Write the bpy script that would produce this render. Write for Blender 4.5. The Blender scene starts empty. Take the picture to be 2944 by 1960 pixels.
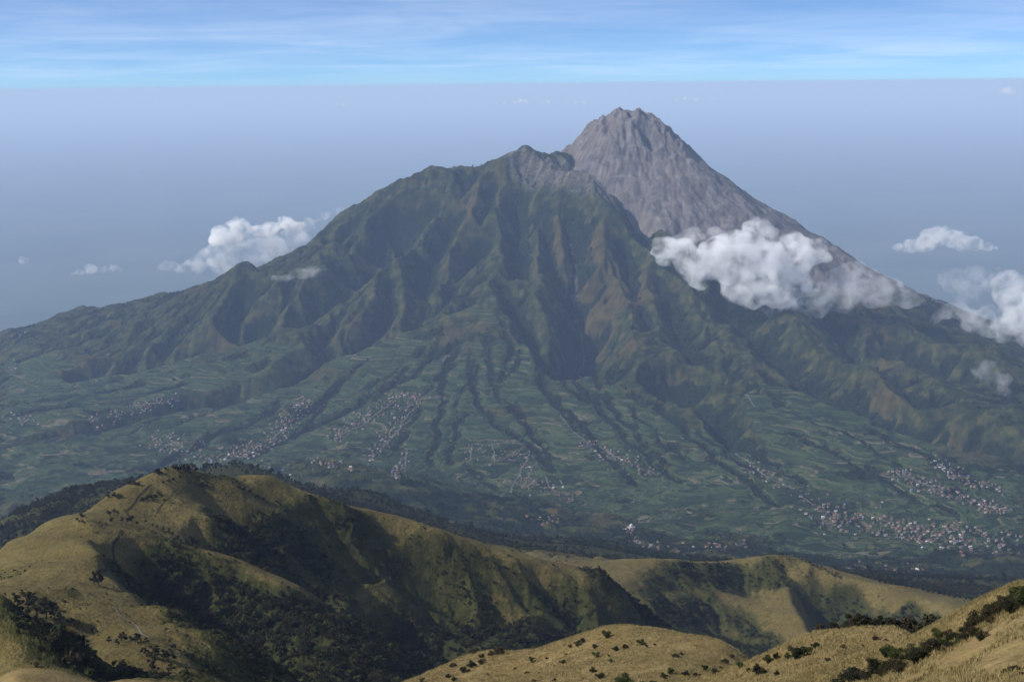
import bpy, bmesh, math, random
import numpy as np
from mathutils import Vector, Matrix

S = bpy.context.scene
COL = S.collection
rad = math.radians

# ------------------------------------------------------------------ camera
F_PX, W_PX, H_PX = 4044.0, 2944.0, 1960.0
CZ = 3100.0                                   # eye height above the sea
PITCH, ROLL = rad(-10.33), rad(-0.6)
cam_d = bpy.data.cameras.new('camera')
cam_d.sensor_width = 36.0
cam_d.lens = 36.0 * F_PX / W_PX
cam_d.clip_start, cam_d.clip_end = 0.5, 600000.0
cam = bpy.data.objects.new('camera', cam_d)
COL.objects.link(cam)
fwd = np.array([0, math.cos(PITCH), math.sin(PITCH)])
right0 = np.array([1.0, 0, 0])
up0 = np.cross(right0, fwd)
cr, sr = math.cos(ROLL), math.sin(ROLL)
right = right0 * cr + up0 * sr
up = up0 * cr - right0 * sr
cam.matrix_world = Matrix(((right[0], up[0], -fwd[0], 0), (right[1], up[1], -fwd[1], 0),
                           (right[2], up[2], -fwd[2], CZ), (0, 0, 0, 1)))
S.camera = cam

# ------------------------------------------------------------------ light
SUN_EL, SUN_BACK = rad(39), rad(16)           # sun on the left, a little behind the camera
sun_dir = Vector((-math.cos(SUN_BACK) * math.cos(SUN_EL), -math.sin(SUN_BACK) * math.cos(SUN_EL), math.sin(SUN_EL)))
sl = bpy.data.lights.new('sun', 'SUN')
sl.energy, sl.angle, sl.color = 5.0, rad(0.5), (1.0, 0.965, 0.915)
so = bpy.data.objects.new('sun', sl)
COL.objects.link(so)
so.rotation_euler = sun_dir.to_track_quat('Z', 'Y').to_euler()

S.view_settings.view_transform = 'Standard'
S.view_settings.look = 'None'
S.view_settings.exposure = 0.18
S.view_settings.gamma = 1.0
S.cycles.volume_bounces = 14
S.cycles.max_bounces = 16
S.cycles.diffuse_bounces = 2
S.cycles.transparent_max_bounces = 12
S.cycles.use_denoising = True
S.cycles.use_adaptive_sampling = False


class NT:
    """little helper to write node trees"""
    def __init__(s, tree):
        s.t = tree; s.L = tree.links
    def n(s, typ, ins=None, **kw):
        nd = s.t.nodes.new(typ)
        for k, v in kw.items():
            setattr(nd, k, v)
        for k, v in (ins or {}).items():
            s.set(nd.inputs[k], v)
        return nd
    def set(s, sock, v):
        if isinstance(v, bpy.types.NodeSocket):
            s.L.new(v, sock)
        elif isinstance(v, bpy.types.Node):
            s.L.new(v.outputs[0], sock)
        else:
            sock.default_value = v
    def math(s, op, a, b=None, c=None, clamp=False):
        nd = s.n('ShaderNodeMath', operation=op, use_clamp=clamp)
        for i, v in enumerate((a, b, c)):
            if v is not None:
                s.set(nd.inputs[i], v)
        return nd.outputs[0]
    def vmath(s, op, a, b=None, scale=None):
        nd = s.n('ShaderNodeVectorMath', operation=op)
        s.set(nd.inputs[0], a)
        if b is not None: s.set(nd.inputs[1], b)
        if scale is not None: s.set(nd.inputs[3], scale)
        return nd.outputs[0]
    def mix(s, f, a, b):
        nd = s.n('ShaderNodeMix', data_type='RGBA')
        s.set(nd.inputs[0], f); s.set(nd.inputs[6], a); s.set(nd.inputs[7], b)
        return nd.outputs[2]
    def ramp(s, f, stops, interp='LINEAR'):
        nd = s.n('ShaderNodeValToRGB')
        cr_ = nd.color_ramp; cr_.interpolation = interp
        while len(cr_.elements) < len(stops): cr_.elements.new(0.5)
        for e, (p, c) in zip(cr_.elements, stops):
            e.position = p; e.color = c if len(c) == 4 else (*c, 1)
        s.set(nd.inputs[0], f)
        return nd.outputs[0]
    def smooth(s, v, a, b):
        nd = s.n('ShaderNodeMapRange', interpolation_type='SMOOTHSTEP')
        s.set(nd.inputs[0], v); s.set(nd.inputs[1], a); s.set(nd.inputs[2], b)
        return nd.outputs[0]
    def noise(s, vec, scale, detail=4, rough=0.55, dist=0.0, dim='3D'):
        nd = s.n('ShaderNodeTexNoise', noise_dimensions=dim)
        s.set(nd.inputs['Vector'], vec)
        nd.inputs['Scale'].default_value = scale; nd.inputs['Detail'].default_value = detail
        nd.inputs['Roughness'].default_value = rough; nd.inputs['Distortion'].default_value = dist
        return nd.outputs[0]


def rgb(r, g, b): return (r, g, b, 1.0)

# ------------------------------------------------------------------ sky: Nishita with thin cirrus high above
wd = bpy.data.worlds.new('World')
S.world = wd
wd.use_nodes = True
wt = NT(wd.node_tree)
sky = wt.n('ShaderNodeTexSky', sky_type='NISHITA', sun_disc=False, sun_elevation=SUN_EL,
           sun_rotation=math.atan2(sun_dir.x, sun_dir.y), altitude=2500.0, air_density=1.0, dust_density=0.2, ozone_density=3.0)
tc = wt.n('ShaderNodeTexCoord')
sep = wt.n('ShaderNodeSeparateXYZ', {0: tc.outputs['Generated']})
lift = wt.n('ShaderNodeCombineXYZ', {0: sep.outputs[0], 1: sep.outputs[1], 2: wt.math('ADD', wt.math('MULTIPLY', sep.outputs[2], 2.2), 0.035)})
wt.set(sky.inputs[0], wt.vmath('NORMALIZE', lift.outputs[0]))      # thin high-mountain air: the pale band sits below the haze top
zc = wt.math('MAXIMUM', wt.math('ADD', sep.outputs[2], 0.055), 0.03)
plane = wt.n('ShaderNodeCombineXYZ', {0: wt.math('DIVIDE', sep.outputs[0], zc), 1: wt.math('DIVIDE', sep.outputs[1], zc), 2: 0.0})
rot = wt.n('ShaderNodeMapping'); wt.set(rot.inputs[0], plane)
rot.inputs['Rotation'].default_value = (0, 0, rad(12)); rot.inputs['Scale'].default_value = (0.55, 0.62, 1)
c1 = wt.noise(rot.outputs[0], 1.0, 9, 0.60, 0.6)
rot2 = wt.n('ShaderNodeMapping'); wt.set(rot2.inputs[0], plane)
rot2.inputs['Rotation'].default_value = (0, 0, rad(-18)); rot2.inputs['Scale'].default_value = (0.5, 0.16, 1)
c2 = wt.noise(rot2.outputs[0], 1.0, 6, 0.55, 0.3)
cir = wt.math('MULTIPLY', wt.smooth(c1, 0.22, 0.92), wt.smooth(c2, 0.05, 0.75))
fade = wt.smooth(sep.outputs[2], -0.004, 0.015)
cirf = wt.math('ADD', wt.math('MULTIPLY', wt.math('MULTIPLY', cir, fade), 0.38), 0.09)
SKY_K = 0.06
cloudcol = rgb(0.92 / SKY_K, 0.98 / SKY_K, 1.08 / SKY_K)
skyc = wt.n('ShaderNodeMix', data_type='RGBA', blend_type='MULTIPLY', clamp_result=False)
skyc.inputs[0].default_value = 1.0
wt.set(skyc.inputs[6], sky.outputs[0]); skyc.inputs[7].default_value = rgb(0.98, 1.50, 2.0)
skymix = wt.mix(cirf, skyc.outputs[2], cloudcol)
bg = wd.node_tree.nodes['Background']
wt.set(bg.inputs[0], skymix)
bg.inputs[1].default_value = SKY_K

# ------------------------------------------------------------------ haze: one closed box of even pale air
def haze_box():
    bm = bmesh.new()
    bmesh.ops.create_cube(bm, size=1.0)
    R, z0, z1 = 230000.0, -2760.0, HAZE_TOP
    for v in bm.verts:
        v.co = Vector((v.co.x * 2 * R, v.co.y * 2 * R, CZ + (z0 if v.co.z < 0 else z1)))
    me = bpy.data.meshes.new('haze'); bm.to_mesh(me); bm.free()
    o = bpy.data.objects.new('haze', me); COL.objects.link(o)
    m = bpy.data.materials.new('haze_air'); m.use_nodes = True
    t = NT(m.node_tree)
    out = [n for n in m.node_tree.nodes if n.type == 'OUTPUT_MATERIAL'][0]
    for n in list(m.node_tree.nodes):
        if n != out: m.node_tree.nodes.remove(n)
    pv = t.n('ShaderNodeVolumePrincipled')
    pv.inputs['Color'].default_value = HAZE_COLOR
    pv.inputs['Density'].default_value = HAZE_DENSITY
    pv.inputs['Absorption Color'].default_value = rgb(0.26, 0.30, 0.75)
    pv.inputs['Anisotropy'].default_value = 0.0
    m.node_tree.links.new(pv.outputs[0], out.inputs['Volume'])
    m.cycles.homogeneous_volume = True; m.cycles.volume_sampling = 'DISTANCE'
    me.materials.append(m)
    o['kind'] = 'stuff'
    return o
HAZE_TOP, HAZE_COLOR, HAZE_DENSITY = 26.0, rgb(0.485, 0.65, 0.96), 3.0e-5

# ------------------------------------------------------------------ numpy noise
RNG = np.random.default_rng(7)
_perm = RNG.permutation(4096).astype(np.int64)
_grad = np.stack([np.cos(np.linspace(0, 2 * np.pi, 256, endpoint=False)), np.sin(np.linspace(0, 2 * np.pi, 256, endpoint=False))], 1)

def perlin(x, y, seed=0):
    xi = np.floor(x).astype(np.int64); yi = np.floor(y).astype(np.int64)
    xf = x - xi; yf = y - yi
    u = xf * xf * xf * (xf * (xf * 6 - 15) + 10); v = yf * yf * yf * (yf * (yf * 6 - 15) + 10)
    def g(ix, iy, dx, dy):
        h = _perm[(_perm[(ix + seed * 131) & 4095] + iy) & 4095] & 255
        gr = _grad[h]
        return gr[..., 0] * dx + gr[..., 1] * dy
    a = g(xi, yi, xf, yf); b = g(xi + 1, yi, xf - 1, yf)
    c = g(xi, yi + 1, xf, yf - 1); d = g(xi + 1, yi + 1, xf - 1, yf - 1)
    return ((a + u * (b - a)) * (1 - v) + (c + u * (d - c)) * v) * 1.5

def fbm(x, y, octv=5, gain=0.5, seed=0):
    r = np.zeros(np.broadcast(x, y).shape); a = 1.0; f = 1.0
    for i in range(octv):
        r += a * perlin(x * f, y * f, seed + i); a *= gain; f *= 2.03
    return r

def ridged(x, y, octv=4, gain=0.5, seed=0):
    r = np.zeros(np.broadcast(x, y).shape); a = 1.0; f = 1.0
    for i in range(octv):
        r += a * (1 - 2 * np.abs(perlin(x * f, y * f, seed + i))); a *= gain; f *= 2.07
    return r

def sstep(x, a, b):
    t = np.clip((x - a) / (b - a), 0, 1)
    return t * t * (3 - 2 * t)

def blur(a, n):
    for ax in (0, 1):
        for _ in range(2):
            p = np.pad(a, [(n + 1, n) if i == ax else (0, 0) for i in (0, 1)], mode='edge')
            cs = np.cumsum(p, axis=ax)
            a = (np.take(cs, range(2 * n + 1, cs.shape[ax]), ax) - np.take(cs, range(0, cs.shape[ax] - 2 * n - 1), ax)) / (2 * n + 1)
    return a

# ------------------------------------------------------------------ survey points: picture position + distance -> real position
def ray(px, py):
    """direction through a photograph position: (x/y, z per metre of horizontal distance, unit xy)"""
    d = fwd + (px - W_PX / 2) / F_PX * right - (py - H_PX / 2) / F_PX * up
    h = math.hypot(d[0], d[1])
    return d[0] / h, d[1] / h, d[2] / h

# visible survey points (px, py, horizontal distance)
VIS = [
 # near slope on the right
 (2944,1955,46),(2700,1955,61),(2500,1955,80),(2944,1800,58),(2944,1720,71),(2800,1800,72),(2660,1870,80),(2550,1915,86),
 (2944,1668,84),(2860,1722,86),(2760,1785,88),(2640,1850,90),
 (2600,1815,150),(2440,1812,158),(2340,1835,164),(2250,1885,166),(2420,1880,140),(2330,1940,128),(2180,1945,150),
 # grassy crest before the dark valley
 (1180,1958,300),(1290,1912,325),(1360,1882,335),(1450,1868,330),(1520,1870,328),(1620,1872,322),(1680,1840,318),(1760,1812,312),(1850,1818,306),(1960,1832,298),(2080,1856,288),(2120,1868,280),
 (1500,1940,292),(1750,1900,268),(1950,1900,250),(1760,1958,236),(2080,1930,215),
 # lower left slope with dark bushes
 (0,1700,490),(100,1712,478),(180,1735,470),(260,1800,455),(330,1850,448),(420,1890,442),(520,1945,430),
 (30,1850,440),(30,1950,405),(250,1950,415),
 # tan slope
 (20,1560,960),(120,1535,955),(200,1515,962),(262,1500,962),(40,1640,830),(60,1690,720),(180,1690,690),(300,1780,610),(450,1860,560),(200,1600,860),(300,1600,830),(290,1690,740),(400,1750,680),(560,1850,600),(620,1890,585),(690,1955,560),
 (345,1600,846),(362,1650,796),(432,1712,728),(500,1772,668),(330,1560,888),(380,1790,640),(480,1790,655),
 # knoll
 (120,1512,1010),(220,1470,1060),(320,1410,1095),(400,1375,1120),(460,1352,1140),(520,1344,1150),(600,1352,1160),(680,1371,1170),(720,1364,1182),(790,1376,1195),
 (400,1450,1060),(500,1430,1085),(600,1420,1110),(690,1430,1120),(560,1490,1050),(420,1520,1005),(620,1530,1040),
 # long ridge falling to the right
 (870,1420,1192),(940,1443,1192),(1000,1460,1192),(1080,1485,1190),(1150,1508,1190),(1215,1517,1192),(1280,1543,1195),(1400,1590,1200),(1500,1618,1205),(1640,1655,1218),(1790,1668,1245),
 (800,1450,1158),(900,1500,1150),(1050,1580,1145),(1200,1660,1148),(1350,1720,1150),(1500,1740,1160),(1650,1770,1160),(1750,1800,1165),
 (1300,1790,1100),(1500,1840,1090),(1150,1800,1075),(1000,1700,1095),(1200,1870,1035),
 # bowl
 (700,1480,1095),(800,1540,1075),(900,1590,1085),(640,1590,1030),(780,1610,1035),
 # middle ridge
 (300,1515,962),(360,1530,962),(450,1555,960),(560,1575,958),(640,1592,956),(720,1612,958),(790,1628,962),(870,1645,968),(960,1665,975),(1060,1692,985),(1130,1730,1000),
 (400,1620,905),(500,1640,918),(520,1720,885),(640,1680,915),(700,1770,880),(850,1730,910),(900,1830,850),(1000,1880,820),(780,1880,760),(600,1790,800),(800,1950,720),(1000,1950,740),
 # right middle hill
 (1840,1636,1740),(1900,1602,1800),(1980,1620,1805),(2090,1630,1810),(2170,1608,1840),(2235,1598,1850),(2300,1611,1845),(2380,1650,1825),(2400,1660,1820),(2480,1690,1800),(2560,1716,1780),(2700,1745,1750),(2790,1765,1720),(2860,1790,1690),
 (2000,1680,1755),(2150,1690,1775),(2300,1680,1785),(2050,1760,1700),(2250,1770,1710),(2360,1700,1790),(2380,1770,1720),(1900,1700,1670),(1850,1780,1600),(2050,1830,1630),(2300,1830,1640),
 (2480,1790,1735),(2600,1800,1720),(2600,1750,1755),
 # forest spurs of our own mountain, far below
 (0,1492,2400),(100,1455,2450),(200,1415,2500),(620,1345,2650),(690,1332,2650),(760,1350,2650),(830,1380,2600),(900,1405,2620),(1000,1408,2700),(1080,1420,2750),(1180,1465,2700),(1260,1490,2650),(1300,1510,2600),
 (2520,1688,2150),(2650,1708,2150),(2800,1735,2120),(2944,1755,2100),
 (1050,1360,4350),(900,1330,4700),(1500,1560,3700),(1700,1610,3500),(1650,1500,4300),(2000,1560,3950),(2200,1560,4000),(2500,1620,3800),(2900,1660,3650),(2250,1480,4500),
 # valley floor and fields
 (0,960,9300),(0,1050,8300),(0,1150,7300),(0,1250,6500),(0,1350,5700),(0,1430,5200),(200,1100,7600),(200,1250,6300),(150,1400,5300),(400,1100,7250),(400,1200,6550),(400,1330,5650),
 (650,1150,6750),(650,1250,6100),(900,1130,6700),(900,1230,6150),(1000,1300,5600),(1200,1100,6550),(1250,1200,6050),(1350,1300,5550),(1300,1400,5050),(1600,1400,5150),(1600,1300,5600),(1900,1450,4850),
 (1900,1300,5550),(1900,1200,5950),(1700,1150,6200),(2200,1300,5500),(2200,1400,5050),(2500,1400,5100),(2500,1300,5450),(2500,1520,4550),(2900,1500,4700),(2900,1400,5100),(2900,1300,5500),(2944,1600,4150),
 (2500,1200,5950),(2900,1200,6050),(2300,1100,6350),
 # lower mountain
 (1450,1020,6750),(1250,1000,6950),(1050,1040,6850),(1150,960,7150),(1500,900,7100),(1350,880,7200),(1700,1050,6550),(1850,1000,6750),(2050,1060,6450),(1650,950,6950),(1800,880,7150),(2000,920,7000),
 # left flank
 (200,900,9900),(350,892,9800),(393,878,9700),(480,858,9500),(560,838,9300),(603,815,8900),(625,795,8500),(660,770,8250),(692,764,8150),(730,775,8150),(760,800,8200),
 (500,940,7900),(300,985,8200),(200,1040,7900),(700,960,7450),(700,860,7800),(450,1020,7600),(600,1060,7200),(850,960,7350),(850,1020,7050),
 (735,780,8850),(775,757,8850),(850,704,8850),(940,642,8820),(1020,592,8780),(1100,547,8720),(1140,522,8680),(1160,507,8640),(1185,511,8640),(1215,497,8650),(1240,486,8650),(1265,487,8660),
 (1320,487,8650),(1380,479,8660),(1430,458,8700),(1480,442,8720),(1512,428,8730),(1530,440,8740),(1565,449,8750),(1600,444,8760),(1620,440,8770),
 # face of the green mountain
 (900,780,8000),(1000,780,7820),(1050,700,8180),(1180,600,8340),(1250,560,8420),(1200,700,8050),(1350,600,8230),(1320,700,7960),(1450,520,8380),(1480,600,8150),(1450,700,7860),(1600,500,8380),(1600,600,8080),(1600,700,7820),
 (1740,600,8020),(1720,700,7760),(1560,800,7500),(1400,800,7500),(1220,800,7660),(1100,880,7480),(1700,820,7480),(1850,720,7680),(1860,820,7400),(1980,760,7560),(2000,830,7330),
 (1720,522,8330),(1760,556,8270),(1815,612,8160),(1870,655,8000),(1940,680,7850),(2080,820,7500),(2160,880,7300),
 # right flank
 (2200,950,6950),(2350,980,6950),(2350,900,7300),(2500,1000,7000),(2500,920,7500),(2700,1000,7100),(2700,1100,6500),(2900,1050,7000),(2650,920,7900),(2800,960,7900),(2944,1000,7900),(2400,1060,6500),(2600,1100,6350),
]
# hidden ground (px, distance, height relative to the eye)
HID = [
 (1472,6,-3),(1472,12,-7),(0,20,-12),(2944,12,-5),(2944,25,-12),(0,60,-32),(0,200,-95),(700,120,-62),(1472,60,-34),(1472,130,-66),(2000,120,-58),(700,260,-125),(1000,200,-100),
 (1100,340,-156),(2300,180,-82),(2700,135,-66),(2944,120,-62),(2944,200,-110),(2600,230,-125),(2300,330,-190),(2944,420,-250),
 (1200,400,-190),(1500,420,-200),(1900,420,-210),(600,460,-200),(800,480,-215),(300,490,-203),(130,510,-195),
 (1300,620,-330),(1800,700,-400),(2400,700,-440),(2944,800,-480),(1500,900,-440),(1400,980,-430),(1700,1000,-455),(1300,1290,-430),(1500,1300,-450),(1700,1330,-480),(2100,1200,-590),(2600,1250,-640),(2944,1300,-680),(2500,1550,-650),(2944,1550,-680),
 (900,640,-285),(1100,700,-330),(750,640,-262),
 (0,1060,-365),(0,1200,-450),(250,1180,-420),(450,1250,-410),(700,1280,-400),(1000,1330,-430),(1300,1400,-480),(1600,1550,-560),(300,1600,-560),(800,1700,-560),(1200,1800,-640),
 (750,1005,-345),(560,1000,-332),(900,1020,-358),(1060,1040,-376),
 (2300,2300,-800),(1700,2200,-760),
 (100,2800,-900),(700,2950,-950),(1200,3000,-1020),(1700,2800,-930),(2600,2500,-880),(2944,2600,-900),(2000,2900,-1000),
 (500,3600,-1200),(0,3500,-1200),(200,4400,-1430),(600,4500,-1400),
 (2600,112,-49),(2700,110,-46),(2800,108,-45),(2944,106,-44),(2450,112,-49.5),(2450,200,-92),(2600,185,-88),
 (1850,1960,-700),(1950,1970,-705),(2050,1970,-705),(2150,1980,-705),(2250,2000,-705),(2350,1990,-705),(2450,1970,-700),(2600,1950,-700),
 (1400,2600,-860),(1500,2600,-885),(1700,2600,-915),(1900,2600,-920),(2200,2600,-920),(1150,1500,-510),(1300,1600,-560),(850,1350,-430),
 (-400,400,-200),(-400,1000,-400),(-400,2500,-950),(-400,5000,-1600),(-400,8000,-1850),(-400,11000,-2250),(-400,14000,-2700),
 (3350,100,-50),(3350,300,-150),(3350,1000,-560),(3350,2500,-880),(3350,5000,-1420),(3350,7500,-1620),(3350,10000,-2150),(3350,14000,-2700),
 (1000,9600,-1150),(1300,9700,-1000),(1600,9800,-1000),(800,10200,-1550),(500,10600,-1750),(200,11000,-2000),(0,10400,-1950),
 (1800,9000,-800),(2000,9000,-930),(2200,9000,-1080),(2500,9000,-1330),(2750,9000,-1560),(2944,8800,-1640),(2944,9600,-1950),(2500,10000,-1700),(2200,10000,-1500),(1900,10000,-1300),
 (1700,8600,-640),(1760,8540,-740),(1815,8450,-820),(1880,8380,-880),(1960,8250,-930),
 (0,12500,-2500),(700,12500,-2450),(1400,12500,-2400),(2100,12500,-2450),(2944,12500,-2550),
 (0,16000,-2900),(900,16000,-2900),(1800,16000,-2900),(2944,16000,-2900),
]
def survey():
    P = []
    for px, py, D in VIS:
        a, b, c = ray(px, py)
        P.append((a / b, math.log(D), c * D, D))
    for px, D, z in HID:
        a, b, c = ray(px, 980)
        P.append((a / b, math.log(D), z, D))
    return np.array(P)
SP = survey()

def tps_fit(P):
    n = len(P)
    val = P[:, 2] / P[:, 3]                       # fit slope (height over distance): even accuracy at every distance
    d2 = (P[:, None, 0] - P[None, :, 0]) ** 2 + (P[:, None, 1] - P[None, :, 1]) ** 2
    K = -np.sqrt(d2 + 0.010 ** 2)
    K += np.eye(n) * 2e-7
    A = np.zeros((n + 3, n + 3)); A[:n, :n] = K
    A[:n, n] = 1; A[:n, n + 1:] = P[:, :2]; A[n, :n] = 1; A[n + 1:, :n] = P[:, :2].T
    return np.linalg.solve(A, np.r_[val, 0, 0, 0])
TPSW = tps_fit(SP)
U0, U1, V0, V1 = -0.62, 0.62, math.log(5.0), math.log(17000.0)
NU, NV = 200, 620
def tps_grid():
    uu = np.linspace(U0, U1, NU); vv = np.linspace(V0, V1, NV)
    G = np.zeros((NV, NU)); n = len(SP)
    for j in range(NV):
        d2 = (uu[:, None] - SP[None, :, 0]) ** 2 + (vv[j] - SP[None, :, 1]) ** 2
        G[j] = (-np.sqrt(d2 + 0.010 ** 2)) @ TPSW[:n] + TPSW[n] + TPSW[n + 1] * uu + TPSW[n + 2] * vv[j]
    return G
TG = tps_grid()

def bicubic(G, fi, fj):
    """Catmull-Rom sample of G[row fi, col fj]"""
    fi = np.clip(fi, 1, G.shape[0] - 2.001); fj = np.clip(fj, 1, G.shape[1] - 2.001)
    i = fi.astype(int); j = fj.astype(int); ti = fi - i; tj = fj - j
    i = np.minimum(i, G.shape[0] - 3); j = np.minimum(j, G.shape[1] - 3)
    def w(t): return (-.5 * t + t * t - .5 * t ** 3, 1 - 2.5 * t * t + 1.5 * t ** 3, .5 * t + 2 * t * t - 1.5 * t ** 3, -.5 * t * t + .5 * t ** 3)
    wi, wj = w(ti), w(tj)
    r = 0
    for a in range(4):
        for b in range(4):
            r = r + wi[a] * wj[b] * G[i + a - 1, j + b - 1]
    return r

def base_h(x, y):
    D = np.hypot(x, y); u = x / np.maximum(y, 1e-3)
    v = np.log(np.maximum(D, 5.0))
    return D * bicubic(TG, (v - V0) / (V1 - V0) * (NV - 1), (u - U0) / (U1 - U0) * (NU - 1))

# ------------------------------------------------------------------ the grey cone
a_, b_, c_ = ray(1808, 320)
CONE = (a_ * 9000.0, b_ * 9000.0)
CONE_TOP = ray(1790, 318)[2] * 9000.0 - 12.0
CR = np.array([0, 80, 150, 225, 308, 425, 610, 825, 1110, 1380, 1620, 1890, 2150, 2600, 3300, 4500, 7000])
CD = np.array([0, 10, 36, 80, 160, 275, 396, 540, 718, 872, 1004, 1138, 1245, 1420, 1660, 1950, 2500])
def cone_h(x, y):
    dx, dy = x - CONE[0], y - CONE[1]
    th = np.arctan2(dy, dx); r = np.hypot(dx, dy)
    wx = fbm(x / 420.0, y / 420.0, 3, 0.5, 40) * 0.10
    rr = r * (1 + 0.05 * np.sin(3 * th + 0.6) + 0.035 * np.sin(5 * th + 2.1) + wx * 0.25)
    z = CONE_TOP - np.interp(rr, CR, CD)
    k = sstep(r, 60, 450) * (1 - sstep(r, 2200, 4200))
    rough = sstep(r, 0, 60) * (1 - sstep(r, 230, 620))
    z = z + k * (fbm(x / 260.0, y / 260.0, 3, .5, 67) * 12 + fbm(x / 60.0, y / 60.0, 3, .55, 68) * 2.5)
    z = z + rough * ((ridged(x / 110.0, y / 190.0, 4, 0.6, 70) - .55) * 24 + fbm(x / 42.0, y / 42.0, 3, .6, 71) * 10)
    return z

def ground_base(x, y):
    """survey surface joined with the cone; also tells how much of it is cone"""
    h = base_h(x, y)
    far = (y > 6000)
    c = np.where(far, cone_h(x, y), -9000.0)
    k = 30.0
    m = np.clip(0.5 + 0.5 * (c - h) / k, 0, 1)
    z = h * (1 - m) + c * m + k * m * (1 - m) * 0.5
    return z, m

def hit(px, py, surf=None, d0=30.0, d1=12500.0, n=1600):
    """where the line of sight through a photograph position meets the ground"""
    a, b, c = ray(px, py)
    D = np.exp(np.linspace(math.log(d0), math.log(d1), n))
    z = (surf or (lambda x, y: ground_base(x, y)[0]))(a * D, b * D)
    below = c * D <= z
    k = int(np.argmax(below)) if below.any() else n - 1
    if k > 0:
        f0 = c * D[k - 1] - z[k - 1]; f1 = c * D[k] - z[k]
        t = f0 / (f0 - f1) if f0 != f1 else 0.0
        d = D[k - 1] + (D[k] - D[k - 1]) * min(max(t, 0), 1)
    else:
        d = D[0]
    return a * d, b * d
Q, PLANTS = 1.0, 1.0                         # fineness of the ground sheets, amount of growth

# ------------------------------------------------------------------ lines and areas drawn on the ground
def gpts(pts, **kw):
    return [hit(px, py, **kw) for px, py in pts]

def dens(P, step):
    out = [P[0]]
    for a, b in zip(P[:-1], P[1:]):
        L = math.hypot(b[0] - a[0], b[1] - a[1]); n = max(1, int(L / step))
        for i in range(1, n + 1):
            out.append((a[0] + (b[0] - a[0]) * i / n, a[1] + (b[1] - a[1]) * i / n))
    return out

class Grid:
    """square grid over a part of the land"""
    def __init__(s, x0, x1, y0, y1, st):
        s.x0, s.y0, s.st = x0, y0, st
        s.xs = np.arange(x0, x1 + st * .5, st); s.ys = np.arange(y0, y1 + st * .5, st)
        s.X, s.Y = np.meshgrid(s.xs, s.ys)
        s.sh = s.X.shape
    def sample(s, A, x, y):
        fj = np.clip((x - s.x0) / s.st, 0, s.sh[1] - 1.001); fi = np.clip((y - s.y0) / s.st, 0, s.sh[0] - 1.001)
        i = fi.astype(int); j = fj.astype(int); ti = fi - i; tj = fj - j
        return (A[i, j] * (1 - tj) + A[i, j + 1] * tj) * (1 - ti) + (A[i + 1, j] * (1 - tj) + A[i + 1, j + 1] * tj) * ti
    def line(s, P, reach):
        """signed distance (left of travel negative) and position along a polyline, within reach"""
        d = np.full(s.sh, 1e6); sg = np.zeros(s.sh); al = np.zeros(s.sh)
        L = [0.0]
        for a, b in zip(P[:-1], P[1:]): L.append(L[-1] + math.hypot(b[0] - a[0], b[1] - a[1]))
        for k, (a, b) in enumerate(zip(P[:-1], P[1:])):
            lo = [min(a[i], b[i]) - reach for i in (0, 1)]; hi = [max(a[i], b[i]) + reach for i in (0, 1)]
            j0 = max(0, int((lo[0] - s.x0) / s.st)); j1 = min(s.sh[1], int((hi[0] - s.x0) / s.st) + 2)
            i0 = max(0, int((lo[1] - s.y0) / s.st)); i1 = min(s.sh[0], int((hi[1] - s.y0) / s.st) + 2)
            if i1 <= i0 or j1 <= j0: continue
            X = s.X[i0:i1, j0:j1]; Y = s.Y[i0:i1, j0:j1]
            ex, ey = b[0] - a[0], b[1] - a[1]; L2 = ex * ex + ey * ey + 1e-9
            t = np.clip(((X - a[0]) * ex + (Y - a[1]) * ey) / L2, 0, 1)
            dx = X - a[0] - t * ex; dy = Y - a[1] - t * ey
            dd = np.hypot(dx, dy); cr = ex * dy - ey * dx
            w = dd < d[i0:i1, j0:j1]
            d[i0:i1, j0:j1] = np.where(w, dd, d[i0:i1, j0:j1])
            sg[i0:i1, j0:j1] = np.where(w, np.where(cr > 0, -1, 1), sg[i0:i1, j0:j1])
            al[i0:i1, j0:j1] = np.where(w, (L[k] + t * math.sqrt(L2)) / L[-1], al[i0:i1, j0:j1])
        return d, sg, al
    def poly(s, P, soft=2):
        """1 inside a polygon"""
        ins = np.zeros(s.sh, bool); n = len(P)
        for k in range(n):
            (xa, ya), (xb, yb) = P[k], P[(k + 1) % n]
            if ya == yb: continue
            c = (s.Y < ya) != (s.Y < yb)
            ins ^= c & (s.X < (xb - xa) * (s.Y - ya) / (yb - ya) + xa)
        return blur(ins.astype(float), soft) if soft else ins.astype(float)

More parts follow.
